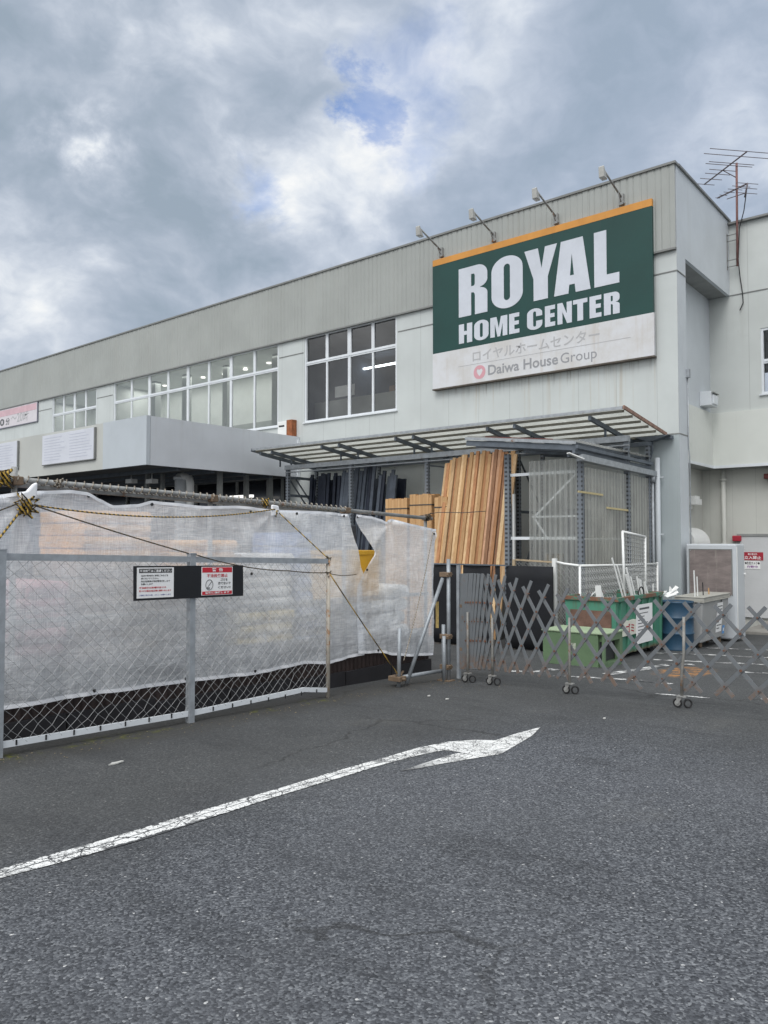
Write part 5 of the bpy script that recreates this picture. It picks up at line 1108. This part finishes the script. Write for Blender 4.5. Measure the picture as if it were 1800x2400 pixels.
# ================================================================== GATE POST CLUSTER AND BRACES
def gp3(x, y, dz=0.): return (x, y, gz(x, y)+dz)
M_pipe = surf('post_pipe', (.30, .325, .35), .5, .22, 8., .3, .15, 60, 0, (0, 0, 0), .12, (.14, .08, .04), 8.)
M_clampm = MATS['clamp_rust']
GP = thing('scaffold_post', 'pair of upright scaffold pipes clamped together at the fixed end of the folding gate', 'scaffold', gp3(-.30, -8.02))
q = MB(); x, y = -.26, -8.05; q.tube(gp3(x, y), (x, y, 1.17), .0245, 12); part('tall_pipe', q, M_pipe, GP)
q = MB(); q.tube(gp3(x-.075, y-.01), (x-.075, y-.01, .32), .0245, 12); q.tube(gp3(x-.03, y-.06), (x-.03, y-.06, .18), .0245, 12); part('short_pipe', q, M_pipe, GP)
q = MB()
for zz in (.97, .17, -.22): q.box(x-.11, x+.03, y-.05, y+.04, zz-.03, zz+.03); q.tube((x+.02, y-.06, zz), (x+.02, y+.06, zz), .012, 6); q.tube((x-.12, y-.03, zz+.02), (x+.05, y-.03, zz+.02), .010, 6)
part('clamp', q, M_clampm, GP, .008)
q = MB(); q.box(x-.13, x+.06, y-.08, y+.06, gz(x, y), gz(x, y)+.015); part('base_plate', q, M_clampm, GP)
q = MB(); q.bar((-.33, -8.1, .90), (-.47, -8.66, gz(-.47, -8.66)+.02), .001, .001); q = MB(); q.tube((-.33, -8.08, .92), (-.46, -8.68, gz(-.46, -8.68)+.02), .0245, 12)
solo('scaffold_brace', 'diagonal scaffold pipe leaning from the ground up to the gate post', 'scaffold', q, M_pipe, gp3(-.46, -8.68))
q = MB(); q.tube(gp3(-.44, -8.86), (-.425, -8.86, .34), .0245, 12); solo('scaffold_stake', 'short upright scaffold pipe standing where the striped rope is tied', 'scaffold', q, M_pipe, gp3(-.44, -8.86))
q = MB(); a = Vector(gp3(-.50, -8.80, .10)); b = Vector(gp3(-.33, -8.08, .13)); q.tube(a, b, .0245, 12); solo('ground_pipe', 'short scaffold pipe lying between the stake and the gate post near the ground', 'scaffold', q, M_pipe, a)
knot('rusty clamp and rope tangle at the foot of the scaffold stake', (-.46, -8.83, gz(-.46, -8.83)+.12), .012, MATS['clamp_rust'], 20, .06)
q = MB(); q.box(-.56, -.38, -8.92, -8.78, gz(-.46, -8.85)+.07, gz(-.46, -8.85)+.13); q.tube((-.60, -8.85, gz(-.46, -8.85)+.10), (-.34, -8.85, gz(-.46, -8.85)+.10), .02, 8); solo('pipe_clamp', 'rusty double clamp at the foot of the scaffold stake', 'clamp', q, M_clampm, (-.46, -8.85, gz(-.46, -8.85)+.07), None, .01)
# old tape hung on the post
q = MB(); M_tape = surf('label_tape', (.45, .33, .12), .6, .3, 20.); q.box(x-.14, x-.095, y-.09, y-.085, .28, .62); solo('hanging_label', 'small faded strip label hanging on the gate post', 'label', q, M_tape, (x-.12, y-.088, .28))

# ================================================================== FOLDING SCISSOR GATE
SGT = thing('scissor_gate', 'grey folding lattice gate with rusty joints pulled out across the lot on castors', 'gate', gp3(-.1, -8.0))
def gatepaint():
    m, n, p, pos, out = base('gate_paint')
    c = n.mix(n.noise(pos, 6., 4), (.105, .115, .125), (.165, .178, .19))
    r_ = n.ramp(n.noise(pos, 9., 7, .68), .55, .68); c = n.mix(n.math('MULTIPLY', r_, .55), c, (.15, .085, .05))
    x, y, z = n.xyz(pos)[:3]
    foot = n.math('MULTIPLY', n.ramp(z, .02, -.12), n.ramp(n.noise(pos, 16., 5, .65), .35, .6)); c = n.mix(n.math('MULTIPLY', foot, .65), c, (.17, .10, .06))
    n.put(p.inputs['Base Color'], c); p.inputs['Roughness'].default_value = .5; n.put(p.inputs['Normal'], n.bump(n.noise(pos, 60., 4), .15, .003)); return m
M_gate = gatepaint(); M_rivet = surf('rivet_rust', (.15, .075, .05), .85, .4, 20.)
GYL = -8.0
BL, NS = 1.22, .243
def gate_ang(t): 
    tab = [(-.2, 3.2), (.02, 4.2), (.14, 6.5), (.26, 10), (.40, 15), (.60, 22), (.95, 28.5), (1.3, 33), (1.7, 37), (2.1, 39.5), (2.5, 41), (3.4, 42), (5, 43)]
    for (a, va), (b, vb) in zip(tab, tab[1:]):
        if a <= t <= b: return R(va+(vb-va)*(t-a)/(b-a))
    return R(43)
def gate_xy(s):     # the gate line bows a little towards the camera
    return (s, GYL-.035*s+.05*math.sin(s*1.1))
s = -.10; nodes = []
while s < 4.3: nodes.append((s, gate_ang(s))); s += 2*NS*math.sin(gate_ang(s))
RIV = []
for k, (s, th) in enumerate(nodes):
    cx, cy = gate_xy(s); zc = gz(cx, cy)+.165+BL/2*math.cos(th)+.015*math.sin(s*3)
    th2 = th+R(random.uniform(-1., 1.)); 
    for sg in (1, -1):
        dxx = BL/2*math.sin(th2)
        xa, ya = gate_xy(s-sg*dxx); xb, yb = gate_xy(s+sg*dxx); off = .007*sg
        q = MB(); zs = (gz(xb, yb)-gz(xa, ya))*.5
        q.bar((xa, ya-off, zc-BL/2*math.cos(th2)-sg*0), (xb, yb-off, zc+BL/2*math.cos(th2)), .039, .010, (0, 1, 0))
        part('lattice_bar', q, M_gate, SGT, normals=True)
    for t in (-2, -1, 0, 1, 2):
        # joints on this pair of bars
        if t == 0:
            RIV.append(((cx, cy-.018, zc), (cx, cy+.018, zc), .009))
        elif t in (-2, 2):
            pass
    if k+1 < len(nodes):
        s2, th3 = nodes[k+1]; sm = (s+s2)/2; mx, my = gate_xy(sm); z2 = zc
        for t in (-1, 1): RIV.append(((mx, my-.018, zc+t*NS*math.cos(th)), (mx, my+.018, zc+t*NS*math.cos(th)), .014))
    if th < R(9): continue
    for t in (-2, 2): RIV.append(((cx, cy-.016, zc+t*NS*math.cos(th)*.985), (cx, cy+.016, zc+t*NS*math.cos(th)*.985), .009))
RIV.sort(key=lambda r_: -r_[0][0])
for a, b, r_ in RIV[:99]: q = MB(); q.tube(a, b, r_, 8); part('rivet', q, M_rivet, SGT)
q = MB(); a = gate_xy(-.135); q.box(a[0]-.02, a[0]+.02, a[1]-.02, a[1]+.02, gz(*a)+.04, 1.09); part('end_post', q, M_pipe, SGT)
for zz in (.55, .0): q = MB(); q.box(a[0]+.02, a[0]+.06, a[1]-.012, a[1]+.012, zz, zz+.04); part('hinge', q, M_clampm, SGT)
M_leg = surf('gate_leg', (.24, .235, .22), .6, .25, 9., .2, 0, 60, 0, (0, 0, 0), .35, (.14, .08, .045), 8.)
M_rub = plain('rubber', (.015, .015, .016), .6); M_zinc = surf('zinc', (.35, .35, .34), .45, .2, 12., .4)
def caster_leg(s, top, bent=0.):
    x, y = gate_xy(s); g0 = gz(x, y); y -= .03
    q = MB(); q.path([(x+bent, y, top), (x+bent*.8, y, g0+.55), (x, y, g0+.36), (x, y, g0+.125)], .016, 8); L = part('caster_leg', q, M_leg, SGT)
    q = MB(); q.box(x-.045, x+.045, y-.03, y+.03, g0+.115, g0+.128); q.prism([(x-.05, y-.018, g0+.11), (x+.005, y-.018, g0+.11), (x-.035, y-.018, g0+.04), (x-.055, y-.018, g0+.04)], (0, .004, 0)); q.prism([(x-.05, y+.014, g0+.11), (x+.005, y+.014, g0+.11), (x-.035, y+.014, g0+.04), (x-.055, y+.014, g0+.04)], (0, .004, 0)); part('fork', q, M_zinc, L)
    c = Vector((x-.045, y, g0+.05)); q = MB(); q.path([c+Vector((.040*math.cos(R(i*18)), 0, .040*math.sin(R(i*18)))) for i in range(21)], .010, 6, False); part('tyre', q, M_rub, L)
    q = MB(); q.path([c-Vector((0, .008, 0)), c+Vector((0, .008, 0))], .030, 14); part('rim', q, M_zinc, L)
    q = MB(); c2 = Vector((x+.05, y+.03, g0+.05)); q.path([c2+Vector((.030*math.cos(R(i*18)), .022*math.cos(R(i*18)), .040*math.sin(R(i*18)))) for i in range(21)], .010, 6, False); part('tyre', q, M_rub, L)
caster_leg(.02, .5); caster_leg(.38, .45); caster_leg(1.42, .52); caster_leg(2.72, .62, .03)

# ================================================================== THINGS BEHIND THE GATE
# green waste cart
GB = thing('waste_cart', 'rusty green steel waste cart on low wheels with paper notices on its side', 'waste cart', gp3(.0, -3.4))
def greenmetal():
    m, n, p, pos, out = base('green_metal'); x, y, z = n.xyz(pos)[:3]
    c = n.mix(n.noise(pos, 3., 5), (.045, .185, .125), (.085, .27, .185))
    c = n.mix(n.ramp(z, -.10, -.104), c, n.mix(n.ramp(z, -.26, -.264, 0, 1), (.70, .69, .60), c)) if False else c
    run = n.math('MULTIPLY', n.ramp(n.noise(n.mapv(pos, (9, 9, 1.2)), 1., 6, .7), .50, .68), n.ramp(z, .1, .5, .25, 1.)); c = n.mix(n.math('MULTIPLY', run, .7), c, (.12, .06, .035))
    low = n.ramp(n.math('ADD', z, n.math('MULTIPLY', n.noise(pos, 6., 4), .12)), -.30, -.42); c = n.mix(low, c, (.15, .085, .05))
    n.put(p.inputs['Base Color'], c); p.inputs['Roughness'].default_value = .6; return m
M_grn = greenmetal(); M_rusty = surf('rust_panel', (.17, .10, .075), .85, .35, 6.)
bx0, bx1, by0, by1 = -.43, .46, -4.42, -2.45
zb, zt = -.44, .49
q = MB(); T = .02
q.hexa([(bx0+.05, by0, zb), (bx1-.02, by0, zb), (bx1-.02, by0+T, zb), (bx0+.05, by0+T, zb)], [(bx0, by0, zt-.06), (bx1, by0, zt-.06), (bx1, by0+T, zt-.06), (bx0, by0+T, zt-.06)])
q.hexa([(bx1-.02-T, by0+T, zb), (bx1-.02, by0+T, zb), (bx1-.02, by1, zb), (bx1-.02-T, by1, zb)], [(bx1-T, by0+T, zt-.06), (bx1, by0+T, zt-.06), (bx1, by1, zt-.06), (bx1-T, by1, zt-.06)])
q.hexa([(bx0+.05, by0+T, zb), (bx0+.05+T, by0+T, zb), (bx0+.05+T, by1, zb), (bx0+.05, by1, zb)], [(bx0, by0+T, zt-.06), (bx0+T, by0+T, zt-.06), (bx0+T, by1, zt-.06), (bx0, by1, zt-.06)])
q.box(bx0+.05+T, bx1-.02-T, by1-T, by1, zb, zt-.06); q.box(bx0+.05, bx1-.03, by0+T, by1-T, zb-.01, zb+.02)
part('bin', q, M_grn, GB)
q = MB()
for i in range(7): yy = by0+.12+i*.30; q.hexa([(bx1-.02, yy, zb), (bx1+.015, yy, zb), (bx1+.015, yy+.05, zb), (bx1-.02, yy+.05, zb)], [(bx1, yy, zt-.08), (bx1+.03, yy, zt-.08), (bx1+.03, yy+.05, zt-.08), (bx1, yy+.05, zt-.08)])
part('rib', q, M_grn, GB)
q = MB(); q.box(bx0-.03, bx1+.05, by0-.035, by0+.03, zt-.06, zt); q.box(bx1-.02, bx1+.05, by0+.03, by1+.03, zt-.06, zt); q.box(bx0-.03, bx0+.02, by0+.03, by1+.03, zt-.06, zt); q.box(bx0+.02, bx1-.02, by1-.02, by1+.03, zt-.06, zt); part('rim', q, surf('rim_green', (.055, .22, .155), .6, .15, 5., 0, 0, 60, .0, (0, 0, 0), .75, (.12, .06, .04), 5.), GB)
q = MB(); q.box(bx0+.10, bx1-.08, by0-.012, by0-.002, -.12, .27); part('rusty_front_panel', q, M_rusty, GB)
q = MB(); q.box(bx1+.0, bx1+.034, by0+.17, by0+.75, -.14, .10); part('white_band', q, surf('band_white', (.66, .66, .58), .7, .1), GB)
text_mesh('ゴミ', (bx1+.0345, by0+.30, -.10), (0, 1, 0), (0, 0, 1), .15, .34, MATS['red_print'], 'lettering', GB, .02)
def paper(parent, X, y0, y1, z0, z1, name='notice'):
    q = MB(); q.box(X, X+.003, y0, y1, z0, z1); o = part(name, q, M_wht, parent)
    t = MB(); h = z1-z0; w_ = y1-y0
    t.box(X+.003, X+.004, y0+w_*.2, y1-w_*.2, z1-h*.14, z1-h*.09)
    for r_ in range(7):
        zz = z1-h*(.24+.085*r_); t.box(X+.003, X+.004, y0+w_*.1, y0+w_*(.45+.4*random.random()), zz, zz+h*.022)
    t.box(X+.003, X+.004, y0+w_*.55, y0+w_*.62, z0+h*.38, z0+h*.46); t.box(X+.003, X+.004, y0+w_*.78, y0+w_*.85, z0+h*.38, z0+h*.46)
    part('print', t, MATS['grey_lettering'], parent); return o
paper(GB, bx1+.036, by0+.72, by0+1.45, -.32, .33)
q = MB()
for yy in (by0+.25, by1-.25):
    for xx in (bx0+.14, bx1-.12): q.tube((xx-.03, yy, gz(xx, yy)+.08), (xx+.03, yy, gz(xx, yy)+.08), .08, 14)
part('wheel', q, M_rub, GB)
q = MB(); q.path([(bx1+.02, by0+1.0+.12*math.cos(R(a)), zt+.0+.13*math.sin(R(a))) for a in range(0, 181, 15)], .012, 6, False); part('lifting_loop', q, M_ink, GB)
# scraps in the cart
for i in range(11):
    yy = -3.45+i*.10; x0 = .30+random.uniform(-.10, .06); L = (.62, .50, .46, .34, .30, .30, .26, .24, .2, .18, .16)[i]*1.05; tl = (-.34, -.28, -.22, -.20, -.16, -.10, -.14, -.1, -.16, -.05, 0.)[i]
    q = MB(); q.bar((x0, yy, .30), (x0+tl*.35, yy+tl*.75, .46+L), (.032, .026, .038, .045, .03)[i % 5], .015, (1, 0, 0)); solo('white_offcut', 'white batten offcut poking out of the green cart, %s from the left' % ORD[i], 'offcut', q, M_white, (x0, yy, .3), 'white offcuts in the green cart')
q = MB(); q.bar((.05, -4.1, .3), (.02, -4.12, .66), .10, .02, (0, 1, 0)); q.bar((.12, -4.05, .3), (-.02, -4.0, .63), .05, .02, (0, 1, 0)); q.bar((-.15, -4.1, .45), (-.0, -4.05, .60), .12, .02); solo('white_scrap', 'crumpled white scrap lying on the front of the green cart load', 'scrap', q, M_white, (0, -4.1, .3))
q = MB()
for i in range(26):
    a = (random.uniform(bx0+.08, bx1-.1), random.uniform(by0+.15, by1-.2), random.uniform(.12, .30)); d = Vector((random.uniform(-1, 1), random.uniform(-1, 1), random.uniform(-.1, .15))).normalized()*.22
    q.bar(Vector(a)-d*.4, Vector(a)+d*.6, .07, .03)
q.box(bx0+.07, bx1-.04, by0+.04, by1-.05, -.1, .12); o = solo('waste_heap', 'jumble of dull waste filling the green cart', 'waste', q, surf('waste', (.24, .22, .19), .8, .45, 7.), (0, -3.4, -.1))
# leaning mesh frame
a = wall_pt(1459, 1246, -3.3); b = wall_pt(1512, 1258, -2.5); a0 = Vector((a.x+.02, -3.28, .30)); b0 = Vector((b.x+.0, -2.52, .30))
MF = thing('wire_rack', 'white framed wire mesh panel standing upright in the green cart', 'mesh panel', a0)
q = MB(); q.tube(a0, a, .022, 8); q.tube(b0, b, .022, 8); q.tube(a, b, .022, 8); part('frame', q, M_white, MF)
q = MB()
for i in range(1, 11): t = i/11; q.path([a0.lerp(b0, t), a.lerp(b, t)], .0065, 3, False)
for i in range(0, 17): t = i/17; q.path([a0.lerp(a, t), b0.lerp(b, t)], .0065, 3, False)
part('mesh', q, M_wire2, MF)
# light green steel box
LB = thing('steel_box', 'low pale green steel box with an open dark end in front of the waste cart', 'box', gp3(.2, -5.4))
M_pg = surf('pale_green', (.125, .195, .11), .5, .10, 3., 0, .1, 30, .2, (.16, .2, .12), .12, (.16, .09, .05), 7.); M_pgt = surf('pale_green_top', (.30, .38, .25), .5, .08, 3.)
gx0, gx1, gy0, gy1 = -.26, .66, -5.52, -4.86; g0 = -.475
q = MB(); q.box(gx0, gx1-.02, gy0, gy1, g0, .02); part('body', q, M_pg, LB, .008)
q = MB(); q.box(gx0-.015, gx1+.10, gy0-.015, gy1+.015, .022, .05); part('lid', q, M_pgt, LB, .008)
q = MB(); q.box(gx1+.04, gx1+.08, gy0, gy0+.05, g0, .02); q.box(gx1+.0, gx1+.08, gy1-.10, gy1, g0, .02); q.box(gx1-.018, gx1+.08, gy0+.05, gy1-.10, g0, g0+.08); q.box(gx1-.018, gx1+.08, gy0+.05, gy1-.1, -.08, .02); part('end_frame', q, M_pg, LB)
q = MB(); q.box(gx1-.019, gx1-.012, gy0+.05, gy1-.10, g0+.09, -.09); part('opening', q, M_dark, LB)  # dark plate, its colour stands in for the shade inside the open end
q = MB(); q.box(gx0+.45, gx0+.55, gy0-.004, gy0-.001, -.26, -.13); part('worn_patch', q, surf('worn', (.36, .40, .32), .7, .5, 30.), LB)
# blue drum
DR = thing('oil_drum', 'blue steel drum standing between the green cart and the grey bin', 'drum', gp3(.64, -2.15))
c = (.64, -2.15, gz(.64, -2.15)); q = MB(); q.lathe(c, [(.27, 0), (.285, .01), (.285, .03), (.28, .04), (.28, .28), (.288, .29), (.295, .305), (.288, .32), (.28, .33), (.28, .56), (.288, .57), (.295, .585), (.288, .60), (.28, .61), (.28, .84), (.29, .85), (.29, .87), (.275, .875), (.27, .85)], 40); part('drum', q, surf('drum_blue', (.024, .065, .115), .45, .15, 4., 0, .05, 30, .3, (.05, .07, .09)), DR)
q = MB(); q.lathe((c[0], c[1], c[2]+.84), [(.10, 0), (.10, .012)], 14); part('bung', q, M_trim, DR)
# grey bin
GR = thing('grey_bin', 'dusty grey lidless bin on castors with paper notices beside the blue drum', 'bin', gp3(.85, -1.2))
M_gbin = surf('bin_grey', (.33, .335, .335), .6, .08, 3., 0, .05, 30, .35, (.24, .22, .19))
x0, x1, y0, y1, z0, z1 = .52, 1.0, -1.84, -.25, -.46, .36
q = MB(); q.hexa([(x0+.05, y0+.06, z0), (x1-.06, y0+.06, z0), (x1-.06, y1-.04, z0), (x0+.05, y1-.04, z0)], [(x0, y0, z1-.08), (x1, y0, z1-.08), (x1, y1, z1-.08), (x0, y1, z1-.08)]); part('bin', q, M_gbin, GR, .02)
q = MB(); q.box(x0-.03, x1+.03, y0-.03, y1+.03, z1-.08, z1-.06); q.box(x0-.02, x1+.02, y0-.02, y1+.02, z1-.058, z1); q.box(x0-.03, x1+.03, y0-.03, y1+.03, z1+.001, z1+.02); part('rim', q, surf('bin_rim', (.38, .375, .34), .6, .1, 4., 0, 0, 60, .3, (.3, .27, .18)), GR, .006)
q = MB(); q.bar((x1-.01, -.92, .22), (x1-.05, -.92, -.36), .30, .004, (1, 0, 0))
def slant(y0_, y1_, za, zb_, mat, nm, d=.004):
    def X(z): return x1-.06+(z-z0)/(z1-.08-z0)*.06+d
    q = MB(); q.face([(X(zb_), y0_, zb_), (X(zb_), y1_, zb_), (X(za), y1_, za), (X(za), y0_, za)]); part(nm, q, mat, GR, normals=False)
slant(-.98, -.62, .22, -.34, M_wht, 'notice', .006)
for r_ in range(8): zz = .16-r_*.06; slant(-.94, -.94+.12+.18*random.random(), zz, zz-.018, MATS['grey_lettering'], 'print', .009)
slant(-.72, -.69, -.06, -.12, M_ink, 'print', .0095); slant(-.80, -.77, -.06, -.12, M_ink, 'print', .0095); slant(-.78, -.70, .27, .23, M_ink, 'notice', .006)
slant(-.56, -.42, -.24, -.40, surf('sticker_blue', (.08, .28, .60), .5, .1), 'sticker', .006); slant(-.52, -.46, -.29, -.35, M_wht, 'sticker', .009)
q = MB()
for yy in (y0+.25, y1-.2):
    for xx in (x0+.12, x1-.14): q.tube((xx-.02, yy, gz(xx, yy)+.06), (xx+.02, yy, gz(xx, yy)+.06), .06, 12); q.box(xx-.03, xx+.03, yy-.03, yy+.03, gz(xx, yy)+.08, z0)
part('caster', q, M_clampm, GR)
for k, (yy, zt_, wd, m_, lab) in enumerate(((-1.78, .86, .035, M_white, 'tall white batten standing in the grey bin'), (-1.62, .74, .025, M_white, 'second shorter white batten standing in the grey bin'), (-1.30, .62, .014, M_ink, 'thin dark rod standing in the grey bin'), (-.95, .50, .03, MATS['stake_wood'], 'short wooden stick standing in the grey bin'))):
    q = MB(); q.bar((.85, yy, .15), (.84, yy-.02, zt_), wd, .015, (1, 0, 0)); solo('stick', lab, 'stick', q, m_, (.85, yy, .15))
# small white rubbish bag wedge beside drum
q = MB()
for i in range(7): q.bar((.50+random.uniform(-.05, .08), -2.5+i*.05, .40+random.uniform(-.02, .04)), (.58+random.uniform(-.06, .10), -2.42+i*.05+random.uniform(-.1, .12), .47+random.uniform(-.03, .10)), .07, .012, (random.uniform(-1, 1), random.uniform(-1, 1), .5))
solo('white_scrap', 'crumpled white scraps on the rear corner of the green cart above the blue drum', 'scrap', q, M_white, (.52, -2.4, .4))
# white cabinet
WCAB = thing('white_cabinet', 'tall white appliance cabinet with a grimy brown back panel beside the corner column', 'cabinet', gp3(.6, .1))
cx0, cx1, cy0, cy1, cz0, cz1 = .10, 1.08, .02, .62, gz(.6, .1)+.06, 1.335
q = MB(); q.box(cx0, cx1, cy0, cy1, cz0, cz1); part('body', q, surf('cabinet_white', (.50, .53, .56), .4, .04, 3., 0, 0, 60, .25, (.45, .42, .36)), WCAB, .03)
def grime():
    m, n, p, pos, out = base('grimy_panel'); c = n.mix(n.ramp(n.noise(n.mapv(pos, (1.2, 1, 4)), 2., 7, .68), .3, .7), (.15, .125, .12), (.25, .21, .20)); c = n.mix(n.ramp(n.noise(n.mapv(pos, (8, 1, 1)), 1.5, 5, .6), .55, .75, 0, .6), c, (.34, .31, .28)); n.put(p.inputs['Base Color'], c); p.inputs['Roughness'].default_value = .6; return m
px0, px1, pz0, pz1 = cx0+.08, cx1-.09, .30, 1.215
q = MB(); q.prism([(x, cy0-.012, z) for x, z in rr(px0, pz0, px1, pz1, .05, .05)], (0, .010, 0)); part('grimy_panel', q, grime(), WCAB)
q = MB(); 
for a, b, c_, d_ in ((px0-.018, px0, pz0, pz1), (px1, px1+.018, pz0, pz1), (px0-.018, px1+.018, pz1, pz1+.018)): q.box(a, b, cy0-.016, cy0-.001, c_, d_)
part('panel_seal', q, M_trim, WCAB)
q = MB(); q.box(cx1+.0005, cx1+.012, cy0+.02, cy0+.04, cz0+.1, cz1-.05); q.tube((cx1, cy1-.05, .72), (cx1+.03, cy1-.05, .72), .025, 10); part('side_trim', q, M_white, WCAB)
# litter on the lot
for k, (x, y, s_, lab) in enumerate(((.30, -13.12, .04, 'white paper scrap on the asphalt in front of the fence'), (.27, -9.2, .022, 'small pale scrap on the asphalt near the gate post, the nearer one to the fence'), (.55, -9.25, .022, 'small pale scrap on the asphalt near the gate post, the one further from the fence'), (2.35, -9.2, .018, 'tiny pale scrap on the asphalt right of the arrow tip'))):
    q = MB(); n_ = 9; pts = []
    for i in range(n_): a = i/n_*2*math.pi; r_ = s_*(.6+.7*random.random()); pts.append((x+r_*math.cos(a)*.7, y+r_*math.sin(a)*1.3, gz(x, y)+.004))
    q.prism(pts, (0, 0, .008)); solo('paper_scrap', lab, 'litter', q, MATS['stock_pale'], (x, y, gz(x, y)), 'scraps on the asphalt')

# dead leaves and grit blown against the foot of the fence and the gate post
random.seed(21); q = MB()
for i in range(420):
    if i < 300: y = random.uniform(-15.2, -8.9); x = -.50+abs(random.gauss(0, .16))
    else: y = random.uniform(-9.0, -7.6); x = -.35+random.gauss(.25, .35)
    s_ = random.uniform(.004, .014); a = random.uniform(0, 6.28); z = gz(x, y)+.005
    q.face([(x+s_*math.cos(a), y+s_*math.sin(a), z), (x-s_*.5*math.sin(a), y+s_*.5*math.cos(a), z+.004*random.random()), (x-s_*math.cos(a), y-s_*math.sin(a), z+.001), (x+s_*.5*math.sin(a), y-s_*.5*math.cos(a), z+.005*random.random())])
tag(link('leaf_litter', q.mesh('leaf_litter', (0, 0, 0), False), surf('litter_brown', (.20, .16, .10), .9, .6, 40.)), 'dead leaves and grit scattered along the foot of the fence', 'leaf litter', None, 'stuff')
